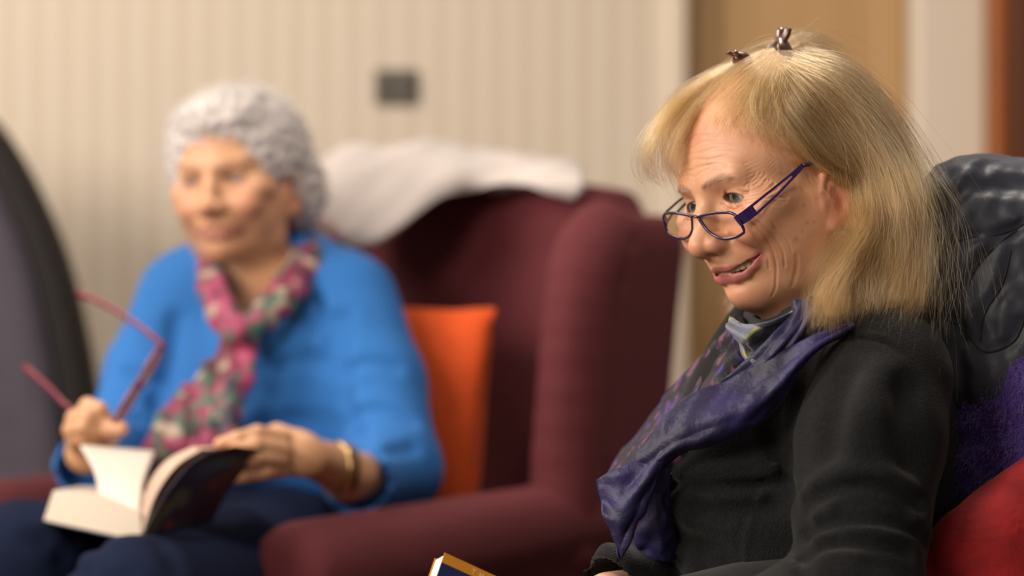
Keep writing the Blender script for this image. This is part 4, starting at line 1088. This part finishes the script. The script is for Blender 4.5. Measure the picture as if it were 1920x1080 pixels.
def fg_body2(p):
    d = fg_body(p)
    for w, am, pts in ctx: d = d + crease(p, pts, w, am)
    # right sleeve, across the lap
    s = chain(p, [P(1330, 1150, 2.34), P(1235, 1098, 2.20), P(1160, 1104, 2.12)], [.055, .046, .038], .02)
    s = s + .004 * np.sin(p[:, 0] * 140 + p[:, 2] * 60)
    d = smin(d, s, .008)
    d = smax(d, -cone(p, P(1112, 1108, 2.085), P(1150, 1104, 2.118), .027, .028), .006)
    d = smax(d, -cone(p, P(1120, 1250, 1.95), P(1175, 1240, 1.95), .030, .031), .006)
    n = (p - FO) @ FM
    nk = cone(n, (0, -.02, -.07), (0, .040, -.115), .044, .050)
    return smax(d, -nk, .01)
V, Q = nets(fg_body2, (.06, 1.86, .50), (.44, 2.58, .95), .0042)
M_fleece = mat('black_fleece', hexc('1b1b1c'), .97, bump_s=520, bump=.8, dist=.0016, var=.2, var_s=260, sheen=.2, sheen_tint=(.5, .48, .45), spec=.15)
mesh('fleece_jacket', V, Q, M_fleece, fg)
# polo collar
def collar(p):
    q = (p - FO) @ FM
    o_ = chain(q, [(0, .004, -.062), (0, .018, -.085), (0, .040, -.125)], [.060, .058, .064], .01)
    i_ = chain(q, [(0, .000, -.045), (0, .018, -.085), (0, .040, -.125)], [.053, .052, .057], .01)
    pl = (q @ np.array([0, -.52, 1.]) / 1.127) + .0605 + .0   # upper edge plane
    d = smax(smax(o_, -i_, .002), pl, .004)
    return d + .0012 * np.sin(q[:, 2] * 520 + 1.5 * np.sin(q[:, 1] * 60))
V, Q = nets(collar, FO + (-.16, -.16, -.19), FO + (.16, .16, .0), .0024)
M_blk = mat('black_jersey', hexc('171617'), .8, bump_s=600, bump=.3, sheen=.15)
mesh('roll_collar', V, Q, M_blk, fg)
# lap and hand, mostly below the picture
def fg_legs(p):
    d = chain(p, [P(1560, 1200, 2.10), P(1100, 1290, 2.02), P(900, 1300, 2.0)], [.085, .072, .062], .03)
    d = smin(d, chain(p, [P(1560, 1200, 2.34), P(1100, 1280, 2.36), P(900, 1290, 2.36)], [.085, .072, .062], .03), .04)
    for y in (2.0, 2.36): d = smin(d, chain(p, [P(900, 1300, y), P(900, 1300, y) * (1, 1, 0) + (-.02, 0, .09)], [.062, .045], .03), .03)
    return d
V, Q = nets(fg_legs, (-.14, 1.88, .02), (.42, 2.46, .76), .011); mesh('trousers', V, Q, M_blk, fg)
for y in (2.0, 2.36):
    V, Q = nets(lambda p: smax(smin(ell(p, (-.10, y, .045), (.115, .042, .045)), cone(p, (-.045, y, .05), (-.045, y, .11), .038, .037), .02), -p[:, 2], .004), (-.25, y - .08, -.02), (.06, y + .08, .17), .008)
    mesh('shoe', V, Q, M_black, fg)
def fg_hand(p):
    h = smin(cone(p, P(1175, 1119, 2.13), P(1140, 1120, 2.10), .024, .022), ell(p, P(1090, 1136, 2.07), (.036, .026, .016), rotm(0, 20, 10)), .01)
    for a in (([(1075, 1130, 2.05), (1020, 1134, 2.02), (985, 1146, 2.005), (960, 1159, 2.0)], [.0098, .009, .0082, .007]), ([(1075, 1142, 2.06), (1025, 1152, 2.04), (990, 1164, 2.03), (965, 1176, 2.02)], [.0098, .009, .0082, .007]),
              ([(1080, 1152, 2.07), (1035, 1166, 2.06), (1005, 1178, 2.05), (980, 1188, 2.04)], [.0095, .0088, .008, .007]), ([(1085, 1160, 2.08), (1050, 1178, 2.075), (1025, 1190, 2.07), (1005, 1200, 2.06)], [.0088, .008, .0072, .006]),
              ([(1110, 1134, 2.05), (1075, 1154, 2.02), (1040, 1174, 2.0), (1015, 1189, 1.99)], [.0120, .0105, .0092, .0078])):
        h = smin(h, chain(p, [P(*x) for x in a[0]], a[1], .003), .004)
    return h
V, Q = nets(fg_hand, (.0, 1.94, .60), (.13, 2.2, .74), .0032)
mesh('hand', V, Q, M_skin, fg, col=np.repeat(np.array([[.62, .34, .22]]), len(V), 0))
def fg_trunk(p): return fg_top(p) + .012
# her scarf: a sheet of silk in several lengths
M_silk = mat('navy_silk', (.05, .04, .12), .5, attr=True, bump_s=70, bump=.55, dist=.004, sheen=.12, sheen_tint=(.5, .45, .9), spec=.35)
def fl(px, py, lift=.008, t0=1.7):
    a = wtrace(px, py, fg_body, t0, lift=lift)
    return a if a is not None else P(px, py, 2.2)
navy = [hexc('1f1a3c'), hexc('16122b'), hexc('27214c'), hexc('1c1736')]
dark = [hexc('15141a'), hexc('2b2356'), hexc('17161d'), hexc('452d80'), hexc('15141a'), hexc('15141a'), hexc('121116'), hexc('6a3a58'), hexc('15141a'), hexc('121116')]
greyf = [hexc('6a6d7c'), hexc('9699a6'), hexc('3a3b46'), hexc('9a9626'), hexc('3d3f4c'), hexc('1c1c22')]
def cloth_sheet(name, rows, nu, nv, pal, sc, seed, amp=.003, th=.0014, lab=None, wf=38, skin_=False):
    s = sheet(rows, nu, nv); sv = s.reshape(-1, 3)
    n = np.cross(np.gradient(s, axis=0), np.gradient(s, axis=1)); n /= np.linalg.norm(n, axis=2)[:, :, None] + 1e-9
    uu = np.repeat(np.linspace(0, 1, nu)[:, None], nv, 1).ravel(); vv = np.repeat(np.linspace(0, 1, nv)[None], nu, 0).ravel()
    w_ = amp * (np.sin(uu * 13 + 2.5 * np.sin(vv * 4 + seed)) * .5 + np.sin(uu * 24 + vv * 6 + 1.7 * np.sin(vv * 7)) * .22 + vnoise(sv, wf * 2, seed) * .35)
    sv = sv + n.reshape(-1, 3) * w_[:, None]
    o = mesh(name, sv, grid_faces(nu, nv), M_silk, fg, col=blotch(sv, pal, sc, seed)); solid(o, th, 0)
    if lab: o['label'] = lab
    return o
B = lambda px, py, Y: P(px, py, Y)
# dark floral length over her far shoulder, following the outline of the chest
cloth_sheet('scarf', [
    [B(1372, 612, 2.20), B(1330, 655, 2.25), B(1290, 700, 2.28), B(1245, 745, 2.30), B(1200, 800, 2.30), B(1160, 850, 2.28), B(1135, 890, 2.26)],
    [B(1385, 625, 2.14), B(1345, 675, 2.18), B(1305, 725, 2.20), B(1262, 775, 2.21), B(1215, 830, 2.20), B(1175, 880, 2.19), B(1150, 920, 2.18)],
    [B(1400, 640, 2.11), B(1365, 700, 2.13), B(1325, 755, 2.14), B(1290, 800, 2.13), B(1245, 850, 2.12), B(1205, 890, 2.11), B(1180, 930, 2.12)],
    [B(1430, 650, 2.10), B(1400, 715, 2.11), B(1370, 770, 2.11), B(1335, 810, 2.105), B(1290, 860, 2.10), B(1245, 900, 2.10), B(1215, 940, 2.11)]], 40, 80, dark, 62, 4, .005,
    lab='black floral silk with purple and pink flowers')
# grey and yellow floral knot under the chin
cloth_sheet('scarf', [
    [B(1366, 590, 2.13), B(1395, 606, 2.10), B(1440, 602, 2.085), B(1500, 575, 2.085), B(1540, 556, 2.09)],
    [B(1364, 608, 2.12), B(1398, 634, 2.088), B(1445, 630, 2.09), B(1498, 602, 2.085), B(1545, 580, 2.09)],
    [B(1372, 628, 2.11), B(1405, 655, 2.082), B(1448, 655, 2.085), B(1490, 630, 2.08), B(1540, 605, 2.08)],
    [B(1388, 650, 2.10), B(1414, 680, 2.082), B(1440, 690, 2.09), B(1475, 660, 2.08), B(1520, 630, 2.08)],
    [B(1402, 690, 2.10), B(1412, 700, 2.09), B(1425, 710, 2.095), B(1455, 690, 2.09), B(1490, 660, 2.085)]], 40, 50, greyf, 42, 11, .0035,
    lab='pale grey silk with a yellow flower')
# navy band: a strip down from the nape, then the wide length over the near side of the chest
cloth_sheet('scarf', [
    [B(1484, 566, 2.092), B(1478, 590, 2.085), B(1452, 627, 2.078), B(1415, 663, 2.082), B(1366, 706, 2.095), B(1330, 735, 2.11)],
    [B(1508, 560, 2.080), B(1500, 595, 2.072), B(1470, 638, 2.066), B(1430, 680, 2.072), B(1385, 720, 2.085), B(1345, 750, 2.10)],
    [B(1536, 556, 2.078), B(1528, 590, 2.070), B(1500, 634, 2.066), B(1462, 672, 2.072), B(1410, 728, 2.085), B(1360, 765, 2.10)]], 26, 60, navy, 30, 21, .0026, wf=60,
    lab='dark navy purple silk strip beside the neck')
cloth_sheet('scarf', [
    [B(1600, 606, 2.06), B(1545, 622, 2.056), B(1508, 640, 2.06), B(1463, 661, 2.07), B(1374, 708, 2.083), B(1293, 741, 2.088), B(1248, 780, 2.085), B(1217, 824, 2.084), B(1190, 851, 2.085)],
    [B(1602, 609, 2.055), B(1545, 632, 2.050), B(1502, 660, 2.050), B(1455, 695, 2.055), B(1380, 745, 2.062), B(1310, 775, 2.066), B(1255, 810, 2.070), B(1220, 850, 2.074), B(1197, 872, 2.08)],
    [B(1602, 612, 2.052), B(1540, 642, 2.046), B(1496, 678, 2.044), B(1450, 728, 2.046), B(1388, 775, 2.050), B(1325, 805, 2.055), B(1265, 832, 2.062), B(1225, 868, 2.07), B(1203, 892, 2.08)],
    [B(1602, 614, 2.054), B(1534, 650, 2.050), B(1492, 694, 2.050), B(1452, 753, 2.052), B(1401, 795, 2.056), B(1346, 823, 2.060), B(1284, 842, 2.066), B(1239, 870, 2.074), B(1215, 905, 2.085)],
    [B(1601, 616, 2.062), B(1534, 654, 2.062), B(1494, 702, 2.064), B(1456, 764, 2.068), B(1404, 806, 2.072), B(1346, 833, 2.076), B(1284, 852, 2.08), B(1240, 884, 2.09), B(1217, 930, 2.10)]], 50, 110, navy, 30, 23, .0026, wf=60,
    lab='wide dark navy purple silk length')
hem = [(1440, 690), (1425, 730), (1402, 768), (1378, 789), (1320, 797), (1270, 806), (1228, 824)]
# the end that hangs in a point
cloth_sheet('scarf', [
    [B(1250, 820, 2.075), B(1215, 850, 2.08), B(1175, 870, 2.08), B(1119, 901, 2.09)],
    [B(1248, 850, 2.07), B(1212, 880, 2.07), B(1170, 905, 2.075), B(1122, 925, 2.085)],
    [B(1236, 890, 2.07), B(1205, 920, 2.07), B(1165, 945, 2.072), B(1130, 960, 2.08)],
    [B(1215, 940, 2.075), B(1195, 960, 2.072), B(1168, 980, 2.072), B(1144, 990, 2.078)],
    [B(1190, 985, 2.078), B(1180, 1000, 2.076), B(1168, 1015, 2.075), B(1154, 1022, 2.078)],
    [B(1164, 1044, 2.08), B(1163, 1045, 2.08), B(1162, 1046, 2.08), B(1161, 1047, 2.08)]], 44, 40, navy, 30, 33, .0040,
    lab='navy purple scarf end hanging in a point')
cloth_sheet('scarf', [
    [B(1195, 900, 2.10), B(1215, 900, 2.095), B(1240, 880, 2.09), B(1256, 880, 2.09)],
    [B(1198, 960, 2.11), B(1220, 960, 2.10), B(1240, 950, 2.095), B(1256, 950, 2.10)],
    [B(1192, 1010, 2.12), B(1215, 1015, 2.11), B(1240, 1015, 2.10), B(1262, 1010, 2.11)],
    [B(1195, 1038, 2.13), B(1220, 1045, 2.12), B(1245, 1050, 2.115), B(1268, 1048, 2.12)]], 30, 24, [hexc('1e1a3a'), hexc('262148')], 30, 37, .0035)
fg.location = fg.location
tag(fg, 'smiling blonde woman in a black fleece and navy scarf looking over low reading glasses', 'person')

# paperback in her lap
M_pb_w = mat('paperback_pages', hexc('efe4d6'), .8, bump_s=500, bump=.1); M_pb_o = mat('ochre_cover_band', hexc('c5811c'), .35, var=.08, var_s=40); M_pb_n = mat('navy_cover', hexc('1b2350'), .35, var=.2, var_s=60)
M_ltr = mat('cream_lettering', hexc('e6c98a'), .5)
O_ = P(834, 1036, 2.02); en = np.array([.40, -.86, .30]); en /= np.linalg.norm(en)
ex = np.array([.80, .24, -.40]); ex -= en * (ex @ en); ex /= np.linalg.norm(ex); eh = np.cross(en, ex); eh = eh if eh[2] < 0 else -eh
pb = empty('paperback', tuple(O_)); tag(pb, 'paperback with an ochre band and navy cover held in the lap of the smiling woman', 'book')
def plank(name, x0, x1, y0, y1, z0, z1, m, bv=0):
    v = [O_ + ex * x + eh * y + en * z for z in (z0, z1) for x, y in ((x0, y0), (x1, y0), (x1, y1), (x0, y1))]
    o = mesh(name, v, [[0, 3, 2, 1], [4, 5, 6, 7], [0, 1, 5, 4], [1, 2, 6, 5], [2, 3, 7, 6], [3, 0, 4, 7]], m, pb, smooth=False)
    if bv: bevel(o, bv, 2)
    return o

plank('page_block', .0012, .126, .0015, .196, -.0215, -.0008, M_pb_w)
plank('cover', 0, .128, .0090, .1975, -.0008, 0, M_pb_n)
plank('cover_band', 0, .128, 0, .0088, -.0008, .0001, M_pb_o)
plank('cover', 0, .128, 0, .1975, -.0225, -.0217, M_pb_o)
plank('spine', .126, .1285, 0, .1975, -.0225, 0, M_pb_n)
tx = bpy.data.curves.new('lettering', 'FONT'); tx.body = 'THE'; tx.size = .0062; tx.space_character = 2.1; tx.extrude = .00005; tx.materials.append(M_ltr)
tmp = bpy.data.objects.new('tmp', tx); C.objects.link(tmp); bpy.context.view_layer.update()
lm = bpy.data.meshes.new_from_object(tmp); bpy.data.objects.remove(tmp)
to = bpy.data.objects.new('lettering', lm); C.objects.link(to); to.parent = pb
if not lm.materials: lm.materials.append(M_ltr)
Mt = np.stack([ex, -eh, np.cross(ex, -eh)], 1); zz = O_ + ex * .0275 + eh * .0070 + np.cross(ex, -eh) * .0003 - np.array(pb.location)
to.matrix_local = Matrix([list(Mt[r]) + [zz[r]] for r in range(3)] + [[0, 0, 0, 1]])
# ------------------------------------------------------------------ her chair and what lies on it
ch2, C2M, C2O = wing_chair('armchair', (.235, 2.28), -86, M_burg, M_leg, .013, False, .10)
tag(ch2, 'low burgundy armchair under a black quilted jacket that the smiling woman sits in', 'armchair')
# black quilted jacket over the wing and back
def qj(p):
    d = rbox(p, P(1945, 625, 2.33), (.145, .21, .115), .05, rotm(0, 26, 0) @ rotm(0, 0, -14))
    d = smin(d, chain(p, [P(1735, 372, 2.42), P(1840, 350, 2.40), P(1960, 372, 2.34)], [.018, .022, .026], .02), .02)
    d = smin(d, chain(p, [P(1790, 430, 2.36), P(1860, 430, 2.27), P(1990, 410, 2.20)], [.035, .055, .06], .03), .03)
    d = smin(d, chain(p, [P(1810, 530, 2.33), P(1850, 630, 2.25), P(1980, 600, 2.19)], [.045, .05, .06], .03), .03)
    d = smin(d, chain(p, [P(1815, 640, 2.29), P(1820, 735, 2.27)], [.03, .022], .03), .02)
    return d
cq = wcreases(qj, [
    (.006, 0.0035, [(1742, 480), (1800, 450), (1870, 440), (1920, 420)]), (.006, 0.0032, [(1812, 640), (1806, 570), (1830, 500), (1870, 460), (1905, 430)]),
    (.006, 0.0032, [(1775, 600), (1800, 612), (1822, 640), (1850, 660), (1900, 640), (1920, 600)]), (.006, 0.0032, [(1895, 470), (1880, 530), (1845, 590), (1838, 640)]),
    (.010, 0.0060, [(1745, 440), (1765, 400), (1800, 370), (1850, 350), (1920, 345)]), (.009, 0.0045, [(1780, 330), (1770, 380), (1748, 420)]), (.008, 0.0035, [(1840, 310), (1870, 345), (1920, 360)]),
    (.006, 0.0025, [(1870, 300), (1830, 330), (1790, 380)]), (.007, 0.0030, [(1850, 480), (1835, 560), (1850, 620)]), (.006, 0.0025, [(1905, 520), (1870, 570), (1860, 640)]),
    (.008, 0.0030, [(1790, 650), (1800, 700), (1810, 760)]), (.006, 0.0025, [(1760, 520), (1780, 580), (1800, 660)])], 1.7)
def qj2(p):
    d = qj(p)
    for w, am, pts in cq: d = d + crease(p, pts, w, am)
    i = np.flatnonzero(np.abs(d) < .03)
    if len(i): d[i] += .0028 * vnoise(p[i] * (1, 1, .6), 48, 6) + .0010 * vnoise(p[i], 120, 8)
    return d
V, Q = nets(qj2, (.33, 2.05, .78), (.72, 2.64, 1.14), .0042)
M_puff = mat('black_quilted_nylon', hexc('2b2d37'), .5, bump_s=38, bump=.35, dist=.003, sheen=.2, sheen_tint=(.6, .65, .9), spec=.4)
o = mesh('quilted_jacket', V, Q, M_puff, loc=P(1900, 500, 2.33)); tag(o, 'black quilted jacket hung over the chair back behind the smiling woman', 'jacket')
# stitching
M_st = mat('stitching', hexc('0e0e12'), .6)
for w, am, pts in cq[:4]:
    mesh('seam', *tube(np.array(pts), .0006, 6, n=60), M_st, o)
# purple fleecy throw
def pt(p):
    d = chain(p, [P(1790, 880, 2.24), P(1860, 800, 2.19), P(1980, 735, 2.15)], [.036, .048, .055], .03)
    d = smin(d, chain(p, [P(1785, 960, 2.23), P(1860, 900, 2.18), P(1980, 860, 2.14)], [.036, .05, .06], .03), .02)
    d = smin(d, chain(p, [P(1770, 1030, 2.22), P(1800, 990, 2.19)], [.032, .04], .03), .02)
    return d
cp = wcreases(pt, [(.012, .010, [(1745, 850), (1830, 820), (1920, 800)]), (.010, .008, [(1760, 920), (1850, 870), (1920, 840)])], 1.7)
def pt2(p):
    d = pt(p)
    for w, am, pts in cp: d = d + crease(p, pts, w, am)
    return d + .002 * vnoise(p, 150, 4)
V, Q = nets(pt2, (.30, 2.0, .66), (.60, 2.36, .96), .005)
M_pur = mat('purple_fleece', hexc('432b74'), .9, bump_s=260, bump=1, dist=.003, var=.2, var_s=90, sheen=.4, sheen_tint=(.6, .5, .9))
o = mesh('fleece_throw', V, Q, M_pur, loc=P(1850, 850, 2.2)); tag(o, 'shaggy purple fleece throw bundled between the black jacket and the red cushion', 'throw')
r3 = np.random.RandomState(5); vis = V[(V[:, 1] < 2.25)]
lines = []
for i in r3.choice(len(vis), 15000):
    v = vis[i] + r3.normal(size=3) * .0018
    cl_ = vnoise(v[None] * 1.0, 120, 2)[0]
    d_ = np.array([-.35 + .5 * cl_, -.75, .35 * r3.normal() + .5 * cl_]) + r3.normal(size=3) * .35; d_ /= np.linalg.norm(d_)
    L_ = r3.uniform(.005, .011)
    lines.append(np.stack([v, v + d_ * L_ * .5, v + d_ * L_ + np.array([0, 0, -.25]) * L_ + r3.normal(size=3) * .001]))
M_purh = hair_mat('purple_pile', hexc('3b2768'), hexc('7d66b8'), .6)
strands('pile', lines, M_purh, o, .00030, .5)['kind'] = 'stuff'
# red cushion
M_redc = mat('red_velvet', hexc('921317'), .85, bump_s=120, bump=.5, dist=.003, var=.22, var_s=45, sheen=.3, sheen_tint=(1, .3, .3))
def rc(p):
    d = ell(p, (0, 0, 0), (.165, .060, .135))
    d = smax(d, rbox(p, (0, 0, 0), (.15, .2, .13), .04), .03)
    return d + crease(p, [(-.12, -.052, -.10), (0, -.064, .0), (.13, -.045, .09)], .006, .003) + .0025 * vnoise(p, 60, 2)
Mr = rotm(0, -36, 0) @ rotm(0, 0, 8); Or = P(2000, 1132, 2.08)
o = place('cushion', rc, (-.19, -.09, -.16), (.19, .09, .16), .006, M_redc, None, Mr, Or, loc=Or)
tag(o, 'red velvet cushion under the purple fleece throw beside the black sleeve', 'cushion')
